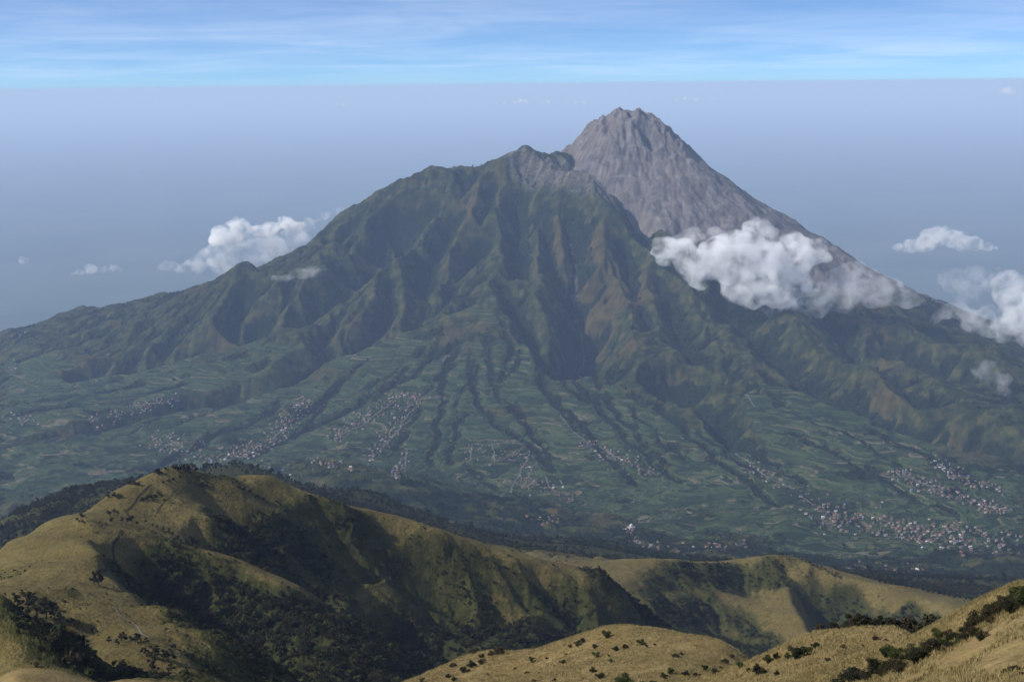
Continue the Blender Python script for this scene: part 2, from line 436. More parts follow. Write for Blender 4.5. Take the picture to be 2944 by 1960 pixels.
def erode(Z, st, drops, steps, seed, rate=0.30, cap=4.0, dep=0.25, weight=None):
    """rain drops run downhill, cutting and dropping soil: gives branching gullies"""
    r = np.random.default_rng(seed); Z = Z.copy(); H_, W_ = Z.shape
    for batch in range(len(drops)):
        n = drops[batch]
        px = r.uniform(2, W_ - 4, n); py = r.uniform(2, H_ - 4, n)
        dx = np.zeros(n); dy = np.zeros(n); sp = np.ones(n); wa = np.ones(n); sed = np.zeros(n)
        for _ in range(steps):
            i = py.astype(int); j = px.astype(int); u = px - j; v = py - i
            a = Z[i, j]; b = Z[i, j + 1]; c = Z[i + 1, j]; d = Z[i + 1, j + 1]
            gx = (b - a) * (1 - v) + (d - c) * v; gy = (c - a) * (1 - u) + (d - b) * u
            h0 = a * (1 - u) * (1 - v) + b * u * (1 - v) + c * (1 - u) * v + d * u * v
            dx = dx * .12 - gx * .88; dy = dy * .12 - gy * .88
            l = np.hypot(dx, dy) + 1e-9; dx /= l; dy /= l
            nx = np.clip(px + dx, 2, W_ - 4); ny = np.clip(py + dy, 2, H_ - 4)
            i2 = ny.astype(int); j2 = nx.astype(int); u2 = nx - j2; v2 = ny - i2
            h1 = Z[i2, j2] * (1 - u2) * (1 - v2) + Z[i2, j2 + 1] * u2 * (1 - v2) + Z[i2 + 1, j2] * (1 - u2) * v2 + Z[i2 + 1, j2 + 1] * u2 * v2
            dh = h1 - h0
            capa = np.maximum(-dh / st, 0.01) * sp * wa * cap
            up_ = dh > 0
            depo = np.where(up_, np.minimum(dh, sed), np.where(sed > capa, (sed - capa) * dep, 0))
            ero = np.where(~up_ & (sed <= capa), np.minimum((capa - sed) * rate, -dh * .8), 0)
            if weight is not None: ero *= weight[i, j]
            q = depo - ero; sed -= q
            flat = i * W_ + j
            q = np.clip(q, -1.2, 1.2)
            add = np.bincount(np.concatenate([flat, flat + 1, flat + W_, flat + W_ + 1]),
                              np.concatenate([q * (1 - u) * (1 - v), q * u * (1 - v), q * (1 - u) * v, q * u * v]), H_ * W_)
            Z += np.clip(add.reshape(H_, W_), -3, 3)
            sp = np.sqrt(np.maximum(sp * sp - dh * .35, 0.05)); sp = np.minimum(sp, 6); wa *= 0.985
            px, py = nx, ny
    return Z

def stream_cut(Z, st, iters, K, m, cap, tan):
    """running water: every cell drains to its steepest neighbour and cuts by the water that passes; walls slump to a limit slope"""
    Z = Z.copy(); Z0 = Z.copy(); H_, W_ = Z.shape; n = H_ * W_
    sh = [(-1, 0), (1, 0), (0, -1), (0, 1), (-1, -1), (-1, 1), (1, -1), (1, 1)]
    idx = np.arange(n).reshape(H_, W_)
    acc_a = np.ones(n)
    for it in range(iters):
        P = np.pad(Z, 1, mode='edge'); I = np.pad(idx, 1, mode='edge')
        best = np.zeros((H_, W_)); rec = idx.copy(); dist = np.full((H_, W_), st)
        for di, dj in sh:
            L = st * math.hypot(di, dj)
            sl = (Z - P[1 + di:1 + di + H_, 1 + dj:1 + dj + W_]) / L
            w = sl > best
            best = np.where(w, sl, best); rec = np.where(w, I[1 + di:1 + di + H_, 1 + dj:1 + dj + W_], rec); dist = np.where(w, L, dist)
        order = np.argsort(-Z.ravel(), kind='stable')
        ol = order.tolist(); rl = rec.ravel().tolist()
        acc = [1.0] * n
        for i in ol:
            r_ = rl[i]
            if r_ != i: acc[r_] += acc[i]
        acc_a = np.array(acc)
        F = (K.ravel() * acc_a ** m * st / dist.ravel()).tolist()
        z = Z.ravel().tolist()
        ol.reverse()
        for i in ol:
            r_ = rl[i]
            if r_ != i:
                f = F[i]; z[i] = (z[i] + f * z[r_]) / (1 + f)
        Z = np.maximum(np.array(z).reshape(H_, W_), Z0 - cap)
        for _ in range(4):
            P = np.pad(Z, 1, mode='edge')
            for di, dj in sh:
                Z = np.minimum(Z, P[1 + di:1 + di + H_, 1 + dj:1 + dj + W_] + tan * st * math.hypot(di, dj))
    return Z, acc_a.reshape(H_, W_)

# ------------------------------------------------------------------ the volcano and the farmed valley
GM = Grid(-4300, 4500, 2600, 11400, 11.0)
STREAMS = []
def build_volcano_grid():
    g = GM
    Z, cm = ground_base(g.X, g.Y)
    Z0 = Z.copy()
    r = np.hypot(g.X - CONE[0], g.Y - CONE[1]); th = np.arctan2(g.Y - CONE[1], g.X - CONE[0])
    R = lambda p: gpts(p, d0=3000)
    farm_poly = R([(0,985),(150,1010),(300,1075),(480,1040),(600,1000),(720,965),(800,1000),(900,985),(1000,1010),(1110,965),(1230,915),(1330,890),(1400,845),(1450,825),(1500,880),(1580,1000),(1660,1065),(1780,1110),(1900,1190),(2080,1245),(2130,1130),(2170,1095),(2300,1120),(2480,1190),(2700,1290),(2940,1360),(2943,1560),(2700,1600),(2300,1590),(2200,1560),(1950,1545),(1780,1490),(1560,1440),(1300,1420),(1100,1375),(950,1310),(700,1350),(300,1400),(0,1440)])
    farm = g.poly(farm_poly, 3)
    farm *= sstep(fbm(g.X / 260, g.Y / 260, 4, .55, 11) + 0.75 * (farm - .5) + .62, 0.15, 0.5)
    # broad radial ribs of the green mountain
    env = sstep(r, 300, 900) * (1 - sstep(r, 2600, 4200)) * (1 - 0.9 * cm) * (1 - 0.85 * farm)
    wx = fbm(g.X / 900, g.Y / 900, 3, .5, 21) * 0.16
    ribs = ridged(th * 4.2 + wx * 2.5, r / 2600, 3, .55, 23) - .55
    Z += env * (ribs * 17 + fbm(g.X / 750, g.Y / 750, 3, .5, 24) * 46)
    Z += (1 - .8 * cm) * (1 - .8 * farm) * sstep(r, 200, 900) * (fbm(g.X / 380, g.Y / 380, 5, .5, 31) * 26)
    Z += (1 - .5 * farm) * fbm(g.X / 120, g.Y / 120, 4, .55, 36) * 13
    Z += farm * fbm(g.X / 500, g.Y / 500, 4, .5, 33) * 12
    strip = np.zeros(g.sh); rockw = np.zeros(g.sh)
    def gully(p, d0, d1, w0, w1=None, tree=0.0, sharp=1.2, jitter=18, left=1.0, right_=1.0, bare=0):
        nonlocal Z, strip, rockw
        w1 = w1 or w0
        P = dens(R(p), 60)
        P = [(x + jitter * perlin(np.array(x / 140.), np.array(y / 140.), 5).item() * 2, y + jitter * perlin(np.array(x / 140.), np.array(y / 140.), 6).item() * 2) for x, y in P]
        d, sg, al = g.line(P, max(w0, w1) * max(left, right_, 1) + 40)
        w = (w0 + (w1 - w0) * al) * np.where(sg < 0, left, right_)
        dep = (d0 + (d1 - d0) * al) * (1.0 if tree == 1.0 else 1.9)
        k = np.clip(1 - d / w, 0, 1)
        ends = sstep(al, -.01, .08) * (1 - sstep(al, .94, 1.01))
        Z -= dep * k ** sharp * ends
        if tree >= .9: STREAMS.append((P, tree))
        if tree: strip = np.maximum(strip, tree * np.clip(1.8 - d / (w * .30), 0, 1) * ends)
        if bare: rockw = np.maximum(rockw, (d < bare) * ends)
    # (left and right are the sides seen while walking down the line)
    # dark ravine under the left skyline ridge
    gully([(1178,520),(1150,575),(1120,640),(1085,690),(1030,745),(960,800),(900,850),(860,930)], 150, 60, 230, 170, left=1.35, right_=.8)
    gully([(1085,640),(1060,640),(1020,690)], 70, 20, 90)
    gully([(1150,545),(1105,590),(1095,650)], 70, 60, 90, 110, left=.6)
    gully([(1010,610),(975,660),(930,690)], 45, 30, 80, left=.6)
    gully([(1010,640),(990,700),(930,740)], 60, 30, 110)
    # ribs and ravines of the face
    gully([(1310,560),(1290,600),(1262,660),(1228,730),(1200,810),(1160,880)], 70, 45, 130, 110)
    gully([(1385,640),(1362,690),(1330,730),(1300,770),(1270,830),(1240,880)], 75, 40, 120, 90)
    gully([(1420,500),(1395,560),(1372,620)], 40, 40, 80)
    gully([(1488,500),(1485,560),(1505,640),(1512,720),(1500,800)], 95, 50, 120, 100)
    gully([(1530,540),(1560,600),(1585,660),(1600,720),(1625,790)], 70, 60, 110, 90)
    gully([(1625,540),(1632,600),(1642,660),(1654,720),(1642,775),(1650,815),(1678,850),(1676,915),(1668,945),(1640,1000),(1640,1040),(1670,1075)], 45, 130, 100, 210, left=1.0, right_=.75, bare=8)
    gully([(1678,850),(1674,915),(1655,975),(1636,1030)], 110, 90, 230, 180, left=.8, right_=.6)
    gully([(1446,800),(1476,850),(1512,899),(1547,953),(1596,997),(1634,1035)], 40, 75, 80, 120, tree=.9)
    gully([(1210,760),(1225,830),(1200,890),(1190,940)], 60, 40, 100)
    gully([(1130,780),(1120,850),(1080,920),(1000,980)], 50, 40, 90)
    gully([(1340,800),(1330,860),(1300,900)], 45, 30, 80)
    gully([(1790,640),(1810,740),(1835,850),(1860,950)], 50, 35, 100)
    gully([(1900,760),(1920,850),(1960,950),(2010,1050)], 60, 40, 110)
    gully([(1720,850),(1760,950),(1790,1040)], 35, 35, 80)
    # where the grey cone meets the green mountain
    gully([(1630,445),(1705,500),(1768,555),(1818,605),(1885,668),(1960,745),(2050,815)], 4, 60, 50, 120, right_=1.0)
    gully([(2050,800),(2140,890),(2212,960),(2290,1020),(2346,1051),(2373,1090),(2480,1131),(2614,1185),(2748,1230),(2900,1290)], 70, 90, 150, 170, tree=.5, bare=10)
    gully([(1905,1082),(1989,1127),(2078,1176),(2100,1230),(2160,1290)], 80, 40, 110, 80, tree=.6)
    gully([(2520,960),(2600,990),(2700,1020),(2800,1060)], 80, 70, 150)
    gully([(2400,900),(2480,1000),(2580,1080),(2700,1150)], 60, 50, 130)
    # scarps on the left
    gully([(1010,965),(982,985),(870,1050),(759,1105),(558,1158),(357,1205),(134,1252),(0,1285)], 95, 40, 150, 110, tree=.9, left=.7, right_=1.0)
    gully([(740,850),(714,953),(600,985),(446,1022),(290,1066),(200,1068)], 120, 60, 170, 140, tree=.6, right_=.9, left=.8)
    gully([(700,800),(690,860),(660,930)], 50, 50, 100)
    gully([(300,960),(180,1000),(40,1040)], 30, 30, 90, tree=.8)
    for p in ([(560,1090),(380,1140),(200,1170),(20,1200)], [(820,1150),(640,1240),(520,1300),(430,1350)], [(420,1095),(250,1130),(60,1165)]):
        gully(p, 14, 14, 50, tree=.9)
    # tree-lined streams through the fields
    for p in ([(1404,945),(1398,1000),(1395,1029),(1413,1073),(1427,1113),(1449,1149),(1485,1198),(1540,1260),(1600,1330)],
              [(1431,890),(1454,962),(1467,1006),(1453,1051),(1440,1113)], [(1498,925),(1503,1006),(1476,1060),(1445,1087)],
              [(1270,975),(1226,1033),(1186,1082),(1114,1113),(1034,1154),(900,1225),(790,1275),(700,1320)],
              [(1330,975),(1288,1051),(1257,1118),(1279,1154),(1257,1216),(1240,1300),(1230,1340)],
              [(1351,1015),(1360,1118),(1373,1158),(1409,1198),(1476,1247),(1540,1300),(1600,1360)],
              [(1190,1035),(1141,1091),(1060,1145),(989,1185),(900,1220)], [(1060,1030),(980,1096),(940,1140),(900,1207),(850,1260)],
              [(1534,1050),(1592,1140),(1636,1185),(1700,1250),(1760,1330),(1840,1400)], [(1695,1060),(1735,1131),(1770,1185),(1837,1252),(1930,1340)],
              [(1640,1060),(1690,1140),(1760,1210),(1850,1300),(1960,1390)], [(1560,960),(1600,1060),(1680,1160)],
              [(1860,1120),(1930,1200),(2030,1290),(2130,1370),(2250,1460)], [(2120,1250),(2200,1320),(2330,1400)], [(1210,1170),(1160,1230),(1140,1290)],
              [(2250,1230),(2400,1300),(2560,1390),(2750,1480)], [(2480,1220),(2620,1290),(2800,1370)], [(1330,1330),(1420,1390),(1560,1470)],
              [(1330,1180),(1310,1260),(1290,1330)], [(960,1120),(880,1180),(800,1230)]):
        gully(p, 15, 12, 42, 38, tree=1.0, jitter=13)
    # thin side branches between them
    for p in ([(1300,1000),(1262,1080),(1200,1150),(1130,1220)],[(1380,1040),(1330,1120),(1300,1190)],[(1460,1130),(1510,1220),(1570,1290)],[(1560,1090),(1620,1180),(1660,1250)],[(1010,1075),(930,1150),(860,1200)],[(1140,1060),(1060,1115),(960,1165)],[(1800,1150),(1880,1240),(1990,1330)],[(2000,1230),(2100,1310),(2200,1370)],[(2330,1200),(2450,1265),(2600,1340)],[(700,1130),(600,1180),(480,1230)],[(600,1140),(480,1190),(330,1250)]):
        gully(p, 7, 6, 24, 20, tree=.95, jitter=16)
    # snub the crest of the green shoulder into small teeth
    crest = R([(1160,512),(1185,514),(1215,500),(1260,490),(1380,482),(1430,461),(1480,446),(1512,432),(1540,446),(1600,448)])
    d, sg, al = g.line(dens(crest, 60), 160)
    Z += np.clip(1 - d / 130, 0, 1) * (6 + 13 * ridged(g.X / 120, g.Y / 160, 3, .5, 44))
    d2 = np.hypot(g.X - crest[6][0], g.Y - crest[6][1]); Z += 26 * np.clip(1 - d2 / 190, 0, 1)
    # rain
    wild = (1 - farm) * (1 - cm)
    K = .006 + .060 * wild - .002 * cm
    cap = 9 + 80 * wild + 22 * cm
    Z, flow = stream_cut(Z, g.st, 16, K, .47, blur(cap, 5), 1.5)
    Z += fbm(g.X / 40, g.Y / 40, 3, .5, 37) * 1.6 * (1 - farm)
    flow = blur(np.log10(flow), 1)
    kx, ky = gpts([(692,775)], d0=3000)[0]; dd = np.hypot((g.X - kx) * 1.1, g.Y - ky); Z += 14 * np.exp(-(dd / 190) ** 2)
    # notch beside the summit
    n1 = gpts([(1858,352)], d0=3000)[0]
    n2 = gpts([(1876,395)], d0=3000)[0]
    d, sg, al = g.line([n1, n2], 90); Z -= 92 * np.clip(1 - d / 66, 0, 1) ** .9
    for (px, py, hgt, w) in ((1778,322,13,95),(1740,338,7,60),(1834,328,11,80),(1858,338,6,40),(1898,348,13,75),(1796,326,7,30),(1925,360,6,40)):
        c_ = gpts([(px, py + 8)], d0=3000)[0]; dd = np.hypot(g.X - c_[0], g.Y - c_[1]); Z += 1.5 * hgt * np.clip(1 - dd / w, 0, 1) ** 1.2
    slope = np.hypot(*np.gradient(blur(Z, 1), g.st))
    lap = Z - blur(Z, 6)                            # negative in ravines, positive on ribs
    ash = cm * (1 - sstep(r + 260 * fbm(g.X / 260, g.Y / 260, 4, .55, 50) - 500 * sstep(g.X, CONE[0] + 400, CONE[0] + 1500) * sstep(g.Y, 8300, 8900), 1350, 2000))
    # bare grey saddle on the shoulder and its spill
    for (pl, k) in (([(1415,462),(1470,446),(1512,430),(1545,448),(1600,446),(1640,450),(1720,505),(1800,590),(1760,600),(1690,560),(1600,530),(1540,515),(1480,498),(1440,480)], .50), ([(1620,440),(1700,500),(1800,600),(1770,640),(1700,560)], .45)):
        ash = np.maximum(ash, k * g.poly(R(pl), 3))
    brown = sstep(fbm(g.X / 420, g.Y / 420, 4, .55, 52) + .9 * g.poly(R([(1600,500),(1760,560),(1850,680),(1900,800),(1800,960),(1690,1000),(1660,850),(1620,700)]), 10) + .5 * g.poly(R([(1180,540),(1480,500),(1470,620),(1300,700),(1180,640)]), 10) + .8 * g.poly(R([(1960,860),(2200,960),(2330,1060),(2280,1080),(2100,980)]), 6) + .7 * g.poly(R([(2500,1100),(2800,1180),(2800,1260),(2560,1180)]), 6), .25, .95)
    strip *= sstep(fbm(g.X / 90, g.Y / 90, 3, .55, 58), -.55, .05)
    farm *= (1 - sstep(slope, .34, .52)) * (1 - np.clip(strip * 1.4, 0, 1)) * (1 - ash)
    wood = np.clip((1 - farm) * (1 - ash) , 0, 1)
    forest = wood * sstep(-lap / 14 + .9 * fbm(g.X / 180, g.Y / 180, 4, .55, 55) - .6 * brown + .42 + .35 * sstep(r, 4300, 5200), .1, .75)
    forest = np.maximum(forest, np.clip(strip, 0, 1) * .95)
    return dict(dz=Z - Z0, Z=Z, ash=ash, farm=farm, brown=brown, forest=forest, rock=rockw, slope=slope, flow=flow)
VG = build_volcano_grid()

# ------------------------------------------------------------------ our own mountain's lower hills
GH = Grid(-900, 1300, 330, 2600, 3.2)
def build_hill_grid():
    g = GH
    Z = base_h(g.X, g.Y); Z0 = Z.copy()
    H_ = lambda p: gpts(p, d0=380, d1=2600, surf=base_h)
    D = np.hypot(g.X, g.Y)
    wood = np.zeros(g.sh)
    woods = [
     ([(632,1478),(700,1450),(790,1470),(880,1520),(960,1590),(1020,1650),(960,1650),(850,1635),(720,1608),(620,1575),(610,1520)], 1.0),
     ([(350,1560),(420,1556),(480,1572),(560,1600),(720,1640),(860,1690),(980,1770),(1100,1850),(1200,1960),(760,1960),(640,1850),(520,1790),(440,1715),(372,1650)], 1.0),
     ([(980,1660),(1150,1700),(1300,1740),(1500,1750),(1650,1745),(1850,1720),(2000,1790),(2200,1840),(2400,1840),(2700,1800),(2700,1900),(2300,1960),(900,1960),(900,1760)], .95),
     ([(1380,1600),(1500,1625),(1640,1660),(1800,1675),(1850,1760),(1650,1790),(1480,1720)], .75),
     ([(960,1500),(1150,1560),(1300,1600),(1500,1700),(1350,1760),(1200,1720),(1050,1640)], .42),
     ([(0,1705),(130,1720),(180,1745),(250,1830),(330,1845),(500,1900),(620,1960),(250,1960),(200,1900),(100,1860),(0,1850)], 1.0),
     ([(0,1850),(100,1860),(200,1910),(230,1958),(0,1958)], .35),
     ([(2365,1690),(2420,1668),(2560,1715),(2760,1762),(2820,1830),(2400,1830),(2350,1740)], .9),
     ([(2090,1640),(2180,1650),(2230,1685),(2130,1692)], .9), ([(2250,1602),(2330,1622),(2420,1662),(2380,1665),(2300,1640)], .85),
     ([(1850,1636),(1920,1605),(2060,1622),(2080,1660),(1980,1690),(1860,1700)], .6),
     ([(1850,1690),(2000,1690),(2120,1740),(2240,1790),(2300,1830),(2000,1830),(1850,1780)], .85),
     ([(240,1500),(330,1520),(480,1545),(560,1572),(540,1585),(400,1555),(280,1525)], .5),
     ([(500,1352),(560,1340),(640,1352),(760,1380),(840,1400),(760,1400),(600,1370)], .45),
     ([(720,1610),(860,1645),(1000,1680),(1140,1735),(1150,1770),(980,1740),(820,1690)], .35),
     ([(500,1810),(620,1840),(700,1900),(760,1960),(640,1960),(560,1880)], .35),
     ([(690,1372),(880,1425),(1080,1490),(1280,1550),(1640,1662),(1800,1680),(1700,1780),(1300,1790),(1000,1700),(900,1570),(800,1450)], .50),
     ([(470,1350),(690,1372),(800,1450),(700,1440),(560,1400)], .16),
     ([(1840,1640),(1980,1625),(2230,1602),(2380,1655),(2360,1700),(2100,1690),(1900,1700)], .48), ([(2360,1700),(2420,1668),(2800,1790),(2700,1830),(2400,1830)], .55),
     ([(0,1400),(700,1330),(1300,1480),(1800,1600),(1800,1640),(1280,1530),(880,1410),(700,1352),(250,1440),(0,1560)], .0),
    ]
    for p, k in woods:
        if k: wood = np.maximum(wood, k * g.poly(H_(p), 4))
    wood = np.clip(wood + .55 * (fbm(g.X / 60, g.Y / 60, 4, .55, 81)) * sstep(wood, .02, .3), 0, 1)
    wood = np.maximum(wood, .25 * sstep(fbm(g.X / 90, g.Y / 90, 4, .55, 83), .45, .9))
    own = sstep(D, 2050, 2250) * np.clip(.8 + .5 * fbm(g.X / 160, g.Y / 160, 3, .5, 84), .35, 1); wood = np.maximum(wood, own)
    Z += fbm(g.X / 130, g.Y / 130, 4, .5, 85) * (3.5 + 7 * wood)
    def gully(p, d0, d1, w0, w1, sharp=1.3, left=1, right_=1):
        nonlocal Z
        P = dens(H_(p), 20)
        P = [(x + 7 * perlin(np.array(x / 40.), np.array(y / 40.), 5).item(), y + 7 * perlin(np.array(x / 40.), np.array(y / 40.), 6).item()) for x, y in P]
        d, sg, al = g.line(P, max(w0, w1) * max(left, right_) + 10)
        w = (w0 + (w1 - w0) * al) * np.where(sg < 0, left, right_)
        Z -= (d0 + (d1 - d0) * al) * np.clip(1 - d / w, 0, 1) ** sharp * sstep(al, -.02, .12) * (1 - sstep(al, .95, 1.01))
    # ravines on the long ridge's face and in the woods
    gully([(640,1490),(720,1500),(800,1550),(880,1600),(980,1660),(1100,1730),(1220,1800)], 22, 30, 60, 90)
    gully([(420,1600),(470,1655),(540,1700),(650,1760),(780,1830),(900,1900),(1000,1955)], 26, 30, 55, 80)
    gully([(1050,1530),(1120,1600),(1200,1680),(1280,1750)], 14, 22, 40, 55)
    gully([(1180,1560),(1260,1640),(1340,1720),(1400,1800)], 10, 20, 36, 50)
    gully([(1320,1600),(1400,1680),(1460,1760)], 10, 18, 36, 50)
    gully([(1480,1650),(1560,1720),(1640,1790),(1700,1830)], 14, 20, 40, 60)
    gully([(940,1480),(1000,1550),(1060,1630)], 10, 14, 30, 40)
    gully([(250,1760),(340,1850),(450,1900),(560,1950)], 10, 16, 30, 45)
    gully([(2370,1690),(2385,1740),(2420,1800),(2480,1840)], 52, 44, 95, 95, left=1.2, right_=.5)
    gully([(2500,1730),(2540,1780),(2600,1830)], 16, 16, 45, 50)
    gully([(2620,1750),(2660,1790),(2720,1830)], 16, 16, 45, 50)
    gully([(2100,1645),(2150,1675),(2220,1700)], 14, 8, 40, 40)
    gully([(2250,1610),(2310,1650),(2380,1680)], 14, 12, 40, 40)
    gully([(1880,1660),(1960,1730),(2100,1790),(2280,1830)], 14, 20, 60, 60)
    gully([(560,1345),(600,1400),(640,1450)], 6, 8, 30, 40)
    # spurs on the long ridge's face
    gully([(1000,1466),(1120,1580),(1260,1720)], -7, -10, 30, 36)
    gully([(1215,1524),(1320,1640),(1420,1760)], -7, -10, 28, 34)
    gully([(1400,1596),(1500,1690),(1580,1790)], -6, -9, 26, 32)
    gully([(1090,1490),(1180,1600),(1290,1700)], 6, 9, 22, 28)
    gully([(1560,1640),(1640,1720),(1720,1790)], 7, 9, 24, 28)
    Z += fbm(g.X / 45, g.Y / 45, 4, .55, 88) * (1.2 + 3.2 * wood)
    K = .004 + .035 * wood
    Z, flow = stream_cut(Z, g.st, 12, K, .45, blur(1.6 + 13 * wood, 4), 1.05)
    Z += fbm(g.X / 14, g.Y / 14, 3, .5, 87) * (.35 + .5 * wood)
    bare = np.zeros(g.sh)
    return dict(dz=Z - Z0, Z=Z, wood=wood)
HG = build_hill_grid()

# ------------------------------------------------------------------ final heights
def near_detail(x, y, D):
    k = 1 - sstep(D, 330, 450)
    return k * (fbm(x / 26, y / 26, 4, .5, 91) * .9 + fbm(x / 5, y / 5, 3, .55, 92) * .16 * sstep(D, 20, 60))

def ground_z(x, y):
    """height of the finished ground (relative to the eye)"""
    x = np.asarray(x, float); y = np.asarray(y, float)
    D = np.hypot(x, y)
    z, _ = ground_base(x, y)
    kh = sstep(D, 360, 440) * (1 - sstep(D, 2350, 2580))
    z = z + kh * GH.sample(HG['dz'], x, y)
    km = sstep(D, 2900, 3300)
    z = z + km * GM.sample(VG['dz'], x, y)
    z = z + near_detail(x, y, D)
    return z

def place(px, py, d0=25.0, d1=12500.0):
    x, y = hit(px, py, surf=ground_z, d0=d0, d1=d1, n=1100)
    return x, y, float(ground_z(np.array([x]), np.array([y]))[0])
def zs(x, y): return float(ground_z(np.array([x]), np.array([y]))[0])

# ------------------------------------------------------------------ ground sheets
def sheet(name, d0, d1, nv, nu, mat, attrs, u0=-.47, u1=.47, rough=None):
    v = np.linspace(math.log(d0), math.log(d1), nv); u = np.linspace(u0, u1, nu)
    VV, UU = np.meshgrid(v, u, indexing='ij')
    D = np.exp(VV); c = 1 / np.sqrt(1 + UU * UU)
    X = D * UU * c; Y = D * c
    Zf = ground_z(X, Y)
    at = attrs(X, Y)
    if rough is not None: Zf = Zf + rough(X, Y, D, at)
    co = np.stack([X, Y, Zf + CZ], -1).reshape(-1, 3).astype(np.float32)
    idx = np.arange(nv * nu).reshape(nv, nu)
    q = np.stack([idx[:-1, :-1], idx[:-1, 1:], idx[1:, 1:], idx[1:, :-1]], -1).reshape(-1, 4).astype(np.int32)
    me = bpy.data.meshes.new(name)
    me.vertices.add(len(co)); me.vertices.foreach_set('co', co.ravel())
    me.loops.add(q.size); me.loops.foreach_set('vertex_index', q.ravel())
    me.polygons.add(len(q)); me.polygons.foreach_set('loop_start', np.arange(0, q.size, 4, dtype=np.int32))
    me.polygons.foreach_set('use_smooth', np.ones(len(q), bool))
    me.update(calc_edges=True)
    for k, a in at.items():
        la = me.attributes.new(k, 'FLOAT', 'POINT'); la.data.foreach_set('value', a.ravel().astype(np.float32))
    me.materials.append(mat)
    o = bpy.data.objects.new(name, me); COL.objects.link(o)
    o['kind'] = 'structure'
    return o

# ------------------------------------------------------------------ ground materials
def new_mat(name, rough=0.9, spec=0.15):
    m = bpy.data.materials.new(name); m.use_nodes = True
    t = NT(m.node_tree); b = m.node_tree.nodes['Principled BSDF']
    b.inputs['Roughness'].default_value = rough
    b.inputs['Specular IOR Level'].default_value = spec
    return m, t, b

def attr(t, name):
    return t.n('ShaderNodeAttribute', attribute_name=name).outputs['Fac']

